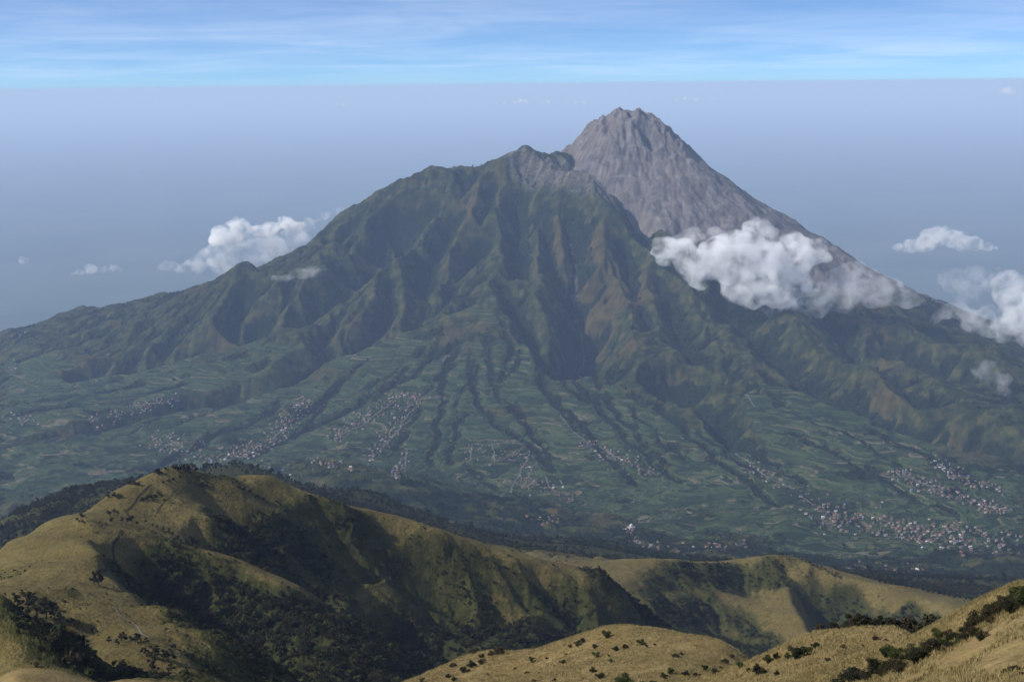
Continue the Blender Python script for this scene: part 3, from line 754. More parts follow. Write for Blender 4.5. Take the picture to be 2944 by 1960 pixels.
def mat_volcano():
    m, t, b = new_mat('volcano_ground', .95, .05)
    pos = t.n('ShaderNodeNewGeometry').outputs['Position']
    sp = t.n('ShaderNodeSeparateXYZ', {0: pos})
    n_big = t.noise(pos, 1 / 420., 5, .55)
    n_mid = t.noise(pos, 1 / 52., 6, .66)
    n_fine = t.noise(pos, 1 / 15., 4, .68)
    ash, farm, brown, forest, rock = [attr(t, k) for k in ('ash', 'farm', 'brown', 'forest', 'rock')]
    # scrub and grass on the slopes
    green = t.ramp(n_mid, [(.34, (.006, .0115, .0045)), (.49, (.022, .028, .009)), (.64, (.058, .056, .0185))])
    tan = t.ramp(n_mid, [(.32, (.018, .0185, .0075)), (.52, (.048, .040, .0145)), (.72, (.082, .062, .026))])
    scrub = t.mix(brown, green, tan)
    # trees
    ftex = t.ramp(n_fine, [(.3, (.0045, .009, .004)), (.55, (.011, .018, .0065)), (.75, (.024, .032, .010))])
    fk = t.smooth(t.math('ADD', forest, t.math('MULTIPLY', t.math('SUBTRACT', n_fine, .5), 1.1)), .28, .62)
    # fields: terrace strips along the contours, each field its own crop
    zz = t.math('ADD', sp.outputs[2], t.math('MULTIPLY', t.math('SUBTRACT', t.noise(pos, 1 / 160., 2, .5), .5), 16.))
    band = t.math('DIVIDE', zz, 2.5)
    vor = t.n('ShaderNodeTexVoronoi', voronoi_dimensions='2D', feature='F1', distance='MANHATTAN')
    vor.inputs['Scale'].default_value = 1 / 115.; t.set(vor.inputs['Vector'], pos)
    cell = t.n('ShaderNodeSeparateColor', {0: vor.outputs['Color']})
    wn = t.n('ShaderNodeTexWhiteNoise', noise_dimensions='2D')
    cx = t.n('ShaderNodeCombineXYZ', {0: t.math('FLOOR', band), 1: t.math('MULTIPLY', cell.outputs[0], 37.)})
    t.set(wn.inputs['Vector'], cx)
    crop = t.ramp(wn.outputs['Value'], [(0, (.0125, .022, .0095)), (.22, (.022, .037, .0135)), (.45, (.034, .053, .020)), (.68, (.050, .069, .027)), (.86, (.074, .078, .036)), (.95, (.115, .098, .062))], 'CONSTANT')
    edge = t.math('FRACT', band)
    bank = t.smooth(edge, .70, .80)
    crop = t.mix(t.math('MULTIPLY', bank, .75), crop, rgb(.0075, .013, .0055))
    patch = t.smooth(t.math('ADD', n_mid, t.math('MULTIPLY', t.math('SUBTRACT', n_fine, .5), .7)), .60, .72)
    crop = t.mix(t.math('MULTIPLY', patch, .8), crop, ftex)
    # ash and lava
    streak_v = t.n('ShaderNodeCombineXYZ', {0: t.math('MULTIPLY', attr(t, 'theta'), .85), 1: attr(t, 'radius'), 2: 0.})
    st1 = t.noise(streak_v, 1.0, 6, .6)
    ashc = t.ramp(t.math('ADD', t.math('MULTIPLY', st1, .62), t.math('MULTIPLY', n_mid, .38)), [(.34, (0.0425, 0.0394, 0.0410)), (.45, (0.0920, 0.0835, 0.0821)), (.55, (0.1322, 0.1183, 0.1117)), (.64, (0.2242, 0.1995, 0.1767))])
    ashc = t.mix(t.math('MULTIPLY', t.smooth(n_big, .45, .7), .35), ashc, rgb(0.1360, 0.1080, 0.0920))
    ashc = t.mix(t.math('MULTIPLY', t.smooth(t.noise(pos, 1 / 150., 5, .65, 1.2), .46, .66), .7), ashc, rgb(.165, .150, .136))
    ashc = t.mix(t.math('MULTIPLY', t.smooth(t.noise(pos, 1 / 230., 5, .65, 1.0), .50, .68), .6), ashc, rgb(.052, .049, .052))
    ashc = t.mix(t.math('MULTIPLY', t.smooth(t.math('ADD', attr(t, 'flow'), t.math('MULTIPLY', st1, .9)), 1.75, 2.6), .55), ashc, rgb(.17, .15, .132))
    c = t.mix(fk, scrub, ftex)
    c = t.mix(t.smooth(farm, .35, .65), c, crop)
    c = t.mix(t.smooth(t.math('ADD', ash, t.math('MULTIPLY', t.math('SUBTRACT', n_fine, .5), .5)), .38, .62), c, ashc)
    c = t.mix(t.math('MULTIPLY', t.smooth(t.math('ADD', rock, t.math('MULTIPLY', t.math('SUBTRACT', n_fine, .5), 1.2)), .5, .9), .55), c, rgb(.13, .115, .105))
    t.set(b.inputs['Base Color'], c)
    bh = t.math('ADD', t.math('MULTIPLY', n_fine, t.math('ADD', t.math('MULTIPLY', forest, 12.), 4.)), t.math('MULTIPLY', t.noise(pos, 1 / 6., 3, .6), 2.5))
    bump = t.n('ShaderNodeBump', {'Height': bh}); bump.inputs['Strength'].default_value = .75; bump.inputs['Distance'].default_value = 1.0
    t.set(b.inputs['Normal'], bump)
    return m

def mat_hills():
    m, t, b = new_mat('hill_ground', .95, .05)
    pos = t.n('ShaderNodeNewGeometry').outputs['Position']
    wood = attr(t, 'wood')
    n1 = t.noise(pos, 1 / 60., 5, .6); n2 = t.noise(pos, 1 / 7., 5, .65); n3 = t.noise(pos, 1 / 1.6, 4, .6)
    dry = t.ramp(n1, [(.3, (0.0880, 0.0660, 0.0230)), (.5, (0.1220, 0.0934, 0.0330)), (.7, (0.1475, 0.1152, 0.0440))])
    dry = t.mix(t.math('MULTIPLY', t.smooth(n2, .42, .7), .55), dry, rgb(0.0710, 0.0620, 0.0198))
    dry = t.mix(t.math('MULTIPLY', t.smooth(n3, .5, .75), .35), dry, rgb(0.1702, 0.1389, 0.0631))
    grn = t.ramp(n2, [(.3, (0.0107, 0.0136, 0.0056)), (.6, (0.0322, 0.0354, 0.0128)), (.8, (0.0698, 0.0653, 0.0239))])
    tuft = t.noise(pos, 1 / 3.4, 3, .6)
    dry = t.mix(t.math('MULTIPLY', t.smooth(tuft, .50, .66), .50), dry, rgb(0.0415, 0.0378, 0.0127))
    olive = t.ramp(n2, [(.3, (.017, .0195, .006)), (.5, (.038, .040, .012)), (.75, (.074, .066, .022))])
    nz = t.math('MULTIPLY', t.math('SUBTRACT', n2, .5), .9)
    k1 = t.smooth(t.math('ADD', wood, nz), .10, .45)
    k2 = t.smooth(t.math('ADD', wood, nz), .50, .95)
    c = t.mix(k2, t.mix(k1, dry, olive), grn)
    t.set(b.inputs['Base Color'], c)
    bh = t.math('ADD', t.math('MULTIPLY', n2, 2.2), t.math('MULTIPLY', n3, .9))
    bump = t.n('ShaderNodeBump', {'Height': bh}); bump.inputs['Strength'].default_value = .9; bump.inputs['Distance'].default_value = 1.0
    t.set(b.inputs['Normal'], bump)
    return m

def mat_near():
    m, t, b = new_mat('dry_grass_slope', .95, .05)
    pos = t.n('ShaderNodeNewGeometry').outputs['Position']
    n1 = t.noise(pos, 1 / 14., 5, .6); n2 = t.noise(pos, 1 / 1.4, 5, .65); n3 = t.noise(pos, 3.2, 4, .6)
    dry = t.ramp(n1, [(.3, (0.1419, 0.0990, 0.0383)), (.5, (0.1980, 0.1419, 0.0581)), (.72, (0.2442, 0.1815, 0.0825))])
    dry = t.mix(t.math('MULTIPLY', t.smooth(n2, .45, .72), .55), dry, rgb(0.0891, 0.0693, 0.0264))
    dry = t.mix(t.math('MULTIPLY', t.smooth(n3, .5, .8), .4), dry, rgb(0.2904, 0.2244, 0.1122))
    t.set(b.inputs['Base Color'], dry)
    bh = t.math('ADD', t.math('MULTIPLY', n2, .7), t.math('MULTIPLY', n3, .22))
    bump = t.n('ShaderNodeBump', {'Height': bh}); bump.inputs['Strength'].default_value = .8; bump.inputs['Distance'].default_value = 1.0
    t.set(b.inputs['Normal'], bump)
    return m

M_VOL, M_HILL, M_NEAR = mat_volcano(), mat_hills(), mat_near()

def volcano_attrs(X, Y):
    d = {k: GM.sample(VG[k], X, Y) for k in ('ash', 'farm', 'brown', 'forest', 'rock', 'flow')}
    D = np.hypot(X, Y)
    near = 1 - sstep(D, 2900, 3250)
    d['forest'] = np.maximum(d['forest'] * (1 - near), near * (.55 + .3 * fbm(X / 150, Y / 150, 3, .5, 95)))
    d['farm'] = d['farm'] * (1 - near)
    th = np.arctan2(Y - CONE[1], X - CONE[0]); r = np.hypot(X - CONE[0], Y - CONE[1])
    d['theta'] = th * 26 + fbm(X / 200, Y / 200, 3, .5, 96) * .8; d['radius'] = r / 420
    return d
def volcano_rough(X, Y, D, at):
    f = at['forest'] * (1 - at['ash'])
    h = RNG.random(X.shape)
    return f * (3.5 * h + 3.0 * ridged(X / 30, Y / 30, 2, .5, 97)) * .8 + (1 - at['farm']) * (h - .5) * 4.6 + at['ash'] * 1.0 * (h - .5)
def hill_attrs(X, Y):
    return {'wood': np.where(np.hypot(X, Y) > 2580, .8, GH.sample(HG['wood'], X, Y))}
def hill_rough(X, Y, D, at):
    w = at['wood']
    return sstep(D, 380, 460) * ((RNG.random(X.shape) - .5) * (.25 + 1.1 * w) + w * fbm(X / 9, Y / 9, 3, .5, 98) * 1.3)

sheet('near_slope', 22, 420, int(520 * Q), int(560 * Q), M_NEAR, lambda X, Y: {})
sheet('hills', 419, 2760, int(900 * Q), int(1000 * Q), M_HILL, hill_attrs, rough=hill_rough)
sheet('volcano', 2740, 12800, int(1250 * Q), int(1050 * Q), M_VOL, volcano_attrs, rough=volcano_rough)

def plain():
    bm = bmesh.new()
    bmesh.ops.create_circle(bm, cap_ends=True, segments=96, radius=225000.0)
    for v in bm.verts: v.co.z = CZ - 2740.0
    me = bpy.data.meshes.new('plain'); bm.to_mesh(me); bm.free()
    m, t, b = new_mat('hazed_lowland', .95, .05)
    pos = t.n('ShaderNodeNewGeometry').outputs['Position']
    t.set(b.inputs['Base Color'], t.ramp(t.noise(pos, 1 / 1800., 6, .6), [(.3, (.07, .095, .10)), (.6, (.10, .125, .125)), (.8, (.14, .15, .14))]))  # blue-grey of the thicker low-lying haze is mixed into the ground colour
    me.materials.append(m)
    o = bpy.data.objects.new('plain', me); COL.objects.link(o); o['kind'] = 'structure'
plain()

# ------------------------------------------------------------------ plants
ONES = 'first second third fourth fifth sixth seventh eighth ninth tenth eleventh twelfth thirteenth fourteenth fifteenth sixteenth seventeenth eighteenth nineteenth'.split()
TENS = {2: 'twenty', 3: 'thirty', 4: 'forty', 5: 'fifty', 6: 'sixty', 7: 'seventy', 8: 'eighty', 9: 'ninety'}
TENTH = {2: 'twentieth', 3: 'thirtieth', 4: 'fortieth', 5: 'fiftieth', 6: 'sixtieth', 7: 'seventieth', 8: 'eightieth', 9: 'ninetieth'}
def nth(k):
    """1 -> first, 21 -> twenty-first"""
    if k < 20: return ONES[k - 1]
    if k >= 100: return 'hundredth' if k == 100 else 'hundred-and-' + nth(k - 100)
    return TENTH[k // 10] if k % 10 == 0 else TENS[k // 10] + '-' + ONES[k % 10 - 1]
def tag(o, label, cat, group=None):
    o['label'] = label; o['category'] = cat
    if group: o['group'] = group
    return o
def mesh_np(name, co, faces, mat, n):
    """faces: array of n-gons"""
    me = bpy.data.meshes.new(name)
    co = np.asarray(co, np.float32); faces = np.asarray(faces, np.int32)
    me.vertices.add(len(co)); me.vertices.foreach_set('co', co.ravel())
    me.loops.add(faces.size); me.loops.foreach_set('vertex_index', faces.ravel())
    me.polygons.add(len(faces)); me.polygons.foreach_set('loop_start', np.arange(0, faces.size, n, dtype=np.int32))
    me.update(calc_edges=True)
    me.materials.append(mat)
    return me

def mat_leaf(name, cols, scale=.9):
    m, t, b = new_mat(name, .75, .2)
    inf = t.n('ShaderNodeObjectInfo')
    pos = t.n('ShaderNodeNewGeometry').outputs['Position']
    f = t.math('ADD', t.math('MULTIPLY', t.noise(pos, scale, 3, .6), .75), t.math('MULTIPLY', inf.outputs['Random'], .25))
    t.set(b.inputs['Base Color'], t.ramp(f, [(.25, cols[0]), (.5, cols[1]), (.75, cols[2])]))
    b.inputs['Subsurface Weight'].default_value = 0
    return m
M_LEAF = mat_leaf('shrub_leaf', [(0.0041, 0.0054, 0.0015), (0.0107, 0.0125, 0.0029), (0.0248, 0.0239, 0.0058)])
M_LEAF2 = mat_leaf('dull_leaf', [(0.0118, 0.0098, 0.0029), (0.0266, 0.0206, 0.0068), (0.0502, 0.0359, 0.0126)])
M_LEAF3 = mat_leaf('fresh_leaf', [(0.0115, 0.0177, 0.0031), (0.0302, 0.0394, 0.0074), (0.0612, 0.0680, 0.0136)])
M_FOREST = mat_leaf('forest_leaf', [(0.0049, 0.0096, 0.0039), (0.0115, 0.0192, 0.0062), (0.0246, 0.0336, 0.0101)], .08)
M_CONIF = mat_leaf('conifer_leaf', [(0.0035, 0.0066, 0.0029), (0.0071, 0.0114, 0.0044), (0.0130, 0.0185, 0.0063)], .3)
m_, t_, b_ = new_mat('bark', .9, .1)
t_.set(b_.inputs['Base Color'], t_.ramp(t_.noise(t_.n('ShaderNodeNewGeometry').outputs['Position'], 6., 4, .6), [(.3, (.035, .026, .018)), (.7, (.095, .075, .055))]))
M_BARK = m_

def leaves(n, lumps, size, seed, flat=0.0):
    """many leaf blades spread through a set of uneven clumps (cx,cy,cz,r,squash)"""
    r = np.random.default_rng(seed)
    w = np.array([l[3] ** 2 for l in lumps]); w = w / w.sum()
    li = r.choice(len(lumps), n, p=w)
    L = np.array(lumps)[li]
    d = r.normal(size=(n, 3)); d /= np.linalg.norm(d, axis=1)[:, None]
    rr = L[:, 3] * (r.random(n) ** .33) * r.uniform(.75, 1.12, n)
    c = L[:, :3] + d * rr[:, None] * np.stack([np.ones(n), np.ones(n), L[:, 4]], 1)
    nrm = d * .7 + r.normal(size=(n, 3)) * .6 + np.array([0, 0, .35]); nrm /= np.linalg.norm(nrm, axis=1)[:, None]
    a = np.cross(nrm, r.normal(size=(n, 3))); a /= np.linalg.norm(a, axis=1)[:, None]
    b = np.cross(nrm, a)
    s = size * r.uniform(.6, 1.35, n)[:, None]
    q = np.stack([c - a * s, c + b * s * .55, c + a * s, c - b * s * .55], 1).reshape(-1, 3)
    q[:, 2] = np.maximum(q[:, 2], .02)
    return q, np.arange(4 * n).reshape(n, 4)

def tube(P, R, n=6):
    """tapered tube through points"""
    P = np.array(P, float); co = []; fa = []
    for i, (p, r) in enumerate(zip(P, R)):
        t = P[min(i + 1, len(P) - 1)] - P[max(i - 1, 0)]; t /= np.linalg.norm(t) + 1e-9
        a = np.cross(t, [.3, .9, .1]); a /= np.linalg.norm(a); b = np.cross(t, a)
        for k in range(n):
            w = 2 * math.pi * k / n; co.append(p + r * (math.cos(w) * a + math.sin(w) * b))
    for i in range(len(P) - 1):
        for k in range(n): fa.append((i * n + k, i * n + (k + 1) % n, (i + 1) * n + (k + 1) % n, (i + 1) * n + k))
    return np.array(co), np.array(fa)
def joined(parts):
    co, fa, k = [], [], 0
    for c, f in parts: co.append(c); fa.append(f + k); k += len(c)
    return np.concatenate(co), np.concatenate(fa)

def shrub_meshes(seed, nl, leaf, mat, h=1.0, wide=1.0):
    """unit-high bushy shrub: several stems and an uneven crown"""
    r = random.Random(seed); lumps = []; st = []
    for k in range(r.randint(6, 9)):
        a = r.uniform(0, 6.28); d = r.uniform(.05, .46) * wide; z = r.uniform(.28, .72) * h * (1.1 - d * .5 / wide); rad_ = r.uniform(.15, .28)
        p = (d * math.cos(a), d * math.sin(a), z); lumps.append((*p, rad_, r.uniform(.65, .95)))
        st.append(tube([(p[0] * .12, p[1] * .12, -.06), (p[0] * .5, p[1] * .5, z * .5), (p[0], p[1], z)], [.035, .024, .008], 5))
    lumps.append((0, 0, .5 * h, .3 * wide, .9))
    c, f = leaves(nl, lumps, leaf, seed)
    return mesh_np('crown', c, f, mat, 4), mesh_np('stems', *joined(st), M_BARK, 4)
def tree_meshes(seed, nl, leaf, mat):
    """unit-high tree: leaning tapered trunk, limbs, ragged crown with gaps"""
    r = random.Random(seed); lumps = []; st = []
    lean = (r.uniform(-.08, .08), r.uniform(-.08, .08))
    top = (lean[0], lean[1], .62)
    st.append(tube([(0, 0, -.04), (lean[0] * .3, lean[1] * .3, .2), (lean[0] * .7, lean[1] * .7, .42), top], [.042, .032, .024, .012], 6))
    for k in range(r.randint(8, 11)):
        a = r.uniform(0, 6.28); d = r.uniform(.06, .34); z = r.uniform(.38, .90) ; d *= 1.15 - .5 * abs(z - .55)
        p = (lean[0] + d * math.cos(a), lean[1] + d * math.sin(a), z); lumps.append((*p, r.uniform(.09, .17), r.uniform(.6, .85)))
        z0 = r.uniform(.24, .5)
        st.append(tube([(lean[0] * .5, lean[1] * .5, z0), (p[0] * .6, p[1] * .6, z0 + (z - z0) * .6), p], [.018, .012, .005], 4))
    c, f = leaves(nl, lumps, leaf, seed)
    return mesh_np('crown', c, f, mat, 4), mesh_np('trunk', *joined(st), M_BARK, 4)
def conifer_meshes(seed, nl, leaf, mat):
    r = random.Random(seed); lumps = []
    for k in range(9):
        z = .18 + .80 * k / 8; w = .19 * (1.06 - z) + .02
        for q in range(3 if k < 6 else 1):
            a = r.uniform(0, 6.28); lumps.append((w * .6 * math.cos(a), w * .6 * math.sin(a), z + r.uniform(-.03, .03), w * .75, .8))
    c, f = leaves(nl, lumps, leaf, seed)
    return mesh_np('crown', c, f, mat, 4), mesh_np('trunk', *tube([(0, 0, -.04), (0, 0, .4), (0, 0, .97)], [.022, .015, .003], 5), M_BARK, 4)

NEARM = [shrub_meshes(11, 2600, .034, M_LEAF), shrub_meshes(12, 2400, .036, M_LEAF2, .9, 1.25), shrub_meshes(13, 2600, .034, M_LEAF3, 1.0, .85), shrub_meshes(14, 2200, .036, M_LEAF, .8, 1.4)]
MIDM = [shrub_meshes(21, 420, .085, M_LEAF), shrub_meshes(22, 380, .09, M_LEAF2, .9, 1.2), shrub_meshes(23, 420, .085, M_LEAF3, 1, .9)]
TREEM = [tree_meshes(31, 460, .065, M_LEAF), tree_meshes(32, 420, .068, M_LEAF), tree_meshes(33, 440, .065, M_LEAF2)]
TREEN = [tree_meshes(34, 2600, .030, M_LEAF), tree_meshes(35, 2600, .030, M_LEAF2)]
CONM = [conifer_meshes(41, 260, .075, M_CONIF), conifer_meshes(42, 260, .075, M_CONIF)]

def plant(name, meshes, part2, x, y, z, size, rz, tilt=0.0):
    root = bpy.data.objects.new(name, None); COL.objects.link(root)
    root.empty_display_size = .5
    root.location = (x, y, z + CZ); root.rotation_euler = (tilt, 0, rz); root.scale = (size[0], size[0], size[1])
    for nm, me in (('crown', meshes[0]), (part2, meshes[1])):
        o = bpy.data.objects.new(nm, me); COL.objects.link(o); o.parent = root
    return root

PR = random.Random(5)
def cluster(items, kind, where, group, d0, d1, lib, sizes=None, name='shrub', part2='stems', cat='shrub'):
    """items: (px, py of the foot, height in photograph pixels[, variant]); labelled by their order from the left"""
    items = sorted(items, key=lambda q: q[0])
    out = []
    for k, it in enumerate(items):
        px, py, hp = it[:3]
        x, y, z = place(px, py, d0, d1)
        D = math.hypot(x, y); h = hp * D / F_PX * 1.02
        v = it[3] if len(it) > 3 else PR.randrange(len(lib))
        w = h * PR.uniform(.85, 1.2)
        if len(it) > 4: w = h * it[4]
        o = plant(name, lib[v % len(lib)], part2, x, y, z - .03 * h, (w, h), PR.uniform(0, 6.28))
        tag(o, '%s %s, %s from the left' % (kind, where, nth(k + 1)) if len(items) > 1 else '%s %s' % (kind, where), cat, group)
        out.append(o)
    return out

def Z2(*a): return [(900 + q[0] / 2.24, 1260 + q[1] / 2.24) + tuple(w / 2.24 if i == 0 else w for i, w in enumerate(q[2:])) for q in a]
def Z3(*a): return [(1900 + q[0] / 2.24, 1260 + q[1] / 2.24) + tuple(w / 2.24 if i == 0 else w for i, w in enumerate(q[2:])) for q in a]
def Z1(*a): return [(q[0] / 2.24, 1260 + q[1] / 2.24) + tuple(w / 2.24 if i == 0 else w for i, w in enumerate(q[2:])) for q in a]

# shrubs dotted over the golden crest in front of the dark valley
cluster(Z2((1885,1282,62,2),(1812,1348,40),(1948,1368,48),(2010,1352,40),(2112,1330,52),(1822,1412,54),(1408,1440,52),(1612,1446,36),(1630,1392,18),(1800,1505,50),(1852,1545,60,3),(1200,1392,74),(1150,1400,46),(1090,1412,44),(1032,1385,44),(1020,1475,62),(1085,1448,46),(968,1505,58),(905,1470,40),(1382,1515,28),(1125,1520,16),(1505,1420,22),(1555,1558,26),(870,1540,36),(1420,1568,30),(1455,1515,18),(1300,1482,16),(2150,1345,26),(1920,1440,30),(1905,1405,22),(700,1566,40),(910,1562,40),(1700,1335,52),(1735,1312,46),(1655,1345,32),(2200,1330,22)),
        'small dark shrub', 'on the golden grass crest before the dark valley', 'shrubs on the golden crest', 190, 410, NEARM)
cluster(Z2((2010,1600,110,2,1.2),(2185,1590,52,2,1.1),(2120,1585,34,2,1.0)), 'bright green leafy bush', 'at the bottom edge of the golden crest', 'green bushes at the bottom edge', 60, 300, NEARM)
# shrubs on the right-hand slope and its little valley
cluster(Z3((100,1410,40),(285,1495,56,0),(345,1510,50),(420,1448,48),(458,1410,30),(512,1478,62),(160,1528,48),(60,1520,60,2),(225,1532,40),(390,1490,36),(560,1500,40),(130,1395,30),(20,1545,50,2)),
        'rounded dark shrub', 'in the gully right of the golden crest', 'shrubs in the gully', 120, 330, NEARM)
cluster(Z3((620,1522,104,1,.6),(690,1445,66),(742,1422,64,0,.7),(745,1530,58,0,.6),(868,1420,116,0),(930,1395,90),(1000,1350,60),(820,1425,60),(660,1520,56),(800,1545,36)),
        'upright dark shrub', 'along the left edge of the grassy dome', 'shrubs left of the dome', 100, 260, NEARM)
cluster(Z3((1080,1432,32),(1172,1350,36),(1380,1292,32),(1300,1335,14),(1240,1310,12),(1450,1300,16)), 'tiny shrub', 'on top of the grassy dome', 'shrubs on the dome', 110, 260, NEARM)
cluster(Z3((1240,1565,120,3,1.9),(1380,1520,150,0,1.0),(1500,1430,130,2,1.2),(1445,1405,84),(1540,1495,84,1,1.8),(1640,1445,150,0,1.1),(1600,1425,100),(1700,1395,90),(1762,1370,120,1,1.3),(1785,1300,104,2),(1330,1562,84),(1830,1345,84),(1870,1350,64),(1280,1560,70,0),(1420,1530,90,1),(1470,1500,84,0),(1560,1450,90,0),(1660,1410,84,1),(1720,1360,90,0),(1810,1385,60,1),(1190,1562,80,0),(1880,1310,80,0),(1910,1330,60,2)),
        'leafy dark bush', 'between the grassy dome and the nearest slope', 'bushes beside the nearest slope', 60, 210, NEARM)
cluster(Z3((1935,1308,74,1),(2062,1292,84,1),(1970,1262,100,1),(2065,1205,140,1,.9),(2110,1155,104,2),(2030,1220,110,1),(2000,1230,96,0),(2155,1120,92,1),(2200,1090,100,1),(2252,1122,110,0),(2290,1068,90,1),(2240,1064,84,0),(2330,1078,200,2,.9),(2300,1035,100,0),(2120,1190,64,1),(2180,1130,70,1),(1850,1276,70,1),(1890,1296,64,1),(1960,1300,70,0),(2015,1265,80,1),(2090,1185,90,0),(2140,1150,84,1),(2230,1100,80,0),(2270,1090,90,1),(2335,1050,120,0)),
        'scrubby brownish bush', 'along the skyline of the nearest slope', 'bushes on the nearest skyline', 55, 200, NEARM)
cluster(Z3((2205,1510,34),(2252,1500,52),(2292,1490,46),(2320,1520,30),(1740,1480,16),(2150,1350,14)), 'sparse dark tuft shrub', 'on the open grass of the nearest slope', 'tufts on the nearest slope', 30, 110, NEARM)
# row of leafy trees rooted on the slope falling away behind the dome: only their crowns show over it
px, k = 2372.0, 0
ROW = []
while px < 2790: ROW.append(px); px += PR.uniform(17, 30)
for k, px in enumerate(ROW):
    a, b, c = ray(px, 1766 + PR.uniform(-6, 26) + max(0, 2440 - px) * .35); D = PR.uniform(158, 174); g_ = zs(a * D, b * D)
    h = max(3.0, c * D - g_)
    o = plant('tree', TREEN[PR.randrange(2)], 'trunk', a * D, b * D, g_ - .1, (h * PR.uniform(.8, 1.05), h), PR.uniform(0, 6.28))
    tag(o, 'dark leafy tree in the row behind the grassy dome, %s from the left' % nth(k + 1), 'tree', 'trees behind the dome')
# the left hill
cluster(Z1((640,955,120,0,.85),(605,945,100,0,.8)), 'lone round tree', 'at the foot of the dark hillside trail', 'trees by the trail', 600, 1100, TREEM, name='tree', part2='trunk', cat='tree')
cluster(Z1((68,612,44),(98,600,44),(35,618,24),(122,592,22),(8,655,22)), 'dark shrub', 'on the left skyline of the tan hill', 'shrubs on the left skyline', 800, 1200, MIDM)
cluster(Z1((525,505,34),(498,528,26),(530,538,20),(512,540,18),(545,545,16)), 'isolated shrub', 'on the smooth tan shoulder', 'shrubs on the tan shoulder', 700, 1200, MIDM)
cluster(Z1((850,548,56),(820,548,40),(785,540,40),(700,505,44),(735,490,40),(760,500,36),(722,545,40),(938,545,30),(985,572,28),(1010,578,24),(1050,600,44),(1085,615,46),(1110,632,36),(1150,650,30),(1235,690,66),(1270,690,50),(1205,680,40),(1345,720,60),(1375,722,36),(1310,715,30),(885,560,30),(1060,620,24),(1165,668,24)),
        'dark round tree', 'strung along the gully below the knoll', 'trees along the knoll gully', 700, 1200, TREEM, name='tree', part2='trunk', cat='tree')
cluster(Z1((1015,225,44),(1000,222,30),(870,240,28),(900,245,24),(1065,198,18),(800,290,30),(835,295,34),(865,298,36),(890,300,30),(735,372,36),(770,382,34),(700,380,28),(660,385,22),(920,400,30),(945,392,30),(970,386,30),(1000,378,30),(1030,368,28),(1050,290,26),(1090,280,24),(1115,268,22),(1300,300,30),(1330,308,24),(1220,290,20),(1540,320,28),(1570,335,30),(1610,345,26),(1660,380,26),(1700,395,26)),
        'low dark shrub', 'scattered over the knoll top', 'shrubs over the knoll top', 800, 1300, MIDM)
cluster(Z1((1120,206,40),(1138,208,48),(1158,208,44),(1180,206,46),(1200,205,44),(1222,204,46),(1246,204,46),(1270,206,44),(1292,208,40),(1315,212,34),(1340,216,26),(1360,218,20),(1150,212,36),(1210,212,36),(1262,214,36),(1395,228,22),(1420,236,24),(1440,246,20),(1470,258,18)),
        'dark tree', 'in the dense clump crowning the knoll', 'trees crowning the knoll', 900, 1300, TREEM, name='tree', part2='trunk', cat='tree')
cluster(Z1((142,1002,34),(425,972,20),(240,1150,140,0),(180,1090,110,1),(120,1080,80,0),(300,1160,130,0),(350,1170,90,1),(60,1110,70,2),(385,1190,70,0),(210,1040,60,0),(280,1080,60,1),(455,1200,58),(500,1222,56),(530,1240,44),(600,1246,34),(625,1250,30),(785,1312,70),(800,1305,50),(870,1322,84),(940,1330,56),(905,1335,50),(1000,1412,90),(1050,1425,86),(1085,1440,90),(985,1520,110),(1100,1510,70),(940,1400,70),(760,1330,50),(700,1320,50),(100,1200,90)),
        'dense dark tree', 'on the shaded ridge in the lower left corner', 'trees on the lower left ridge', 380, 900, TREEN, name='tree', part2='trunk', cat='tree')
# conifers on the far end of the right-hand hill
cluster([(2528 + i * 15.5, 1690 + i * 2.55 + PR.uniform(-2, 2), PR.uniform(15, 23)) for i in range(21)], 'dark conifer', 'in the line behind the right middle hill', 'conifers behind the middle hill', 1850, 2600, CONM, name='conifer', part2='trunk', cat='tree')
cluster([(2240 + i * 11, 1597 + max(0, i - 3) * 5.0 + PR.uniform(-2, 2), PR.uniform(9, 15)) for i in range(17)], 'small dark tree', 'on the crest of the right middle hill', 'trees on the middle hill crest', 1500, 2100, TREEM, name='tree', part2='trunk', cat='tree')

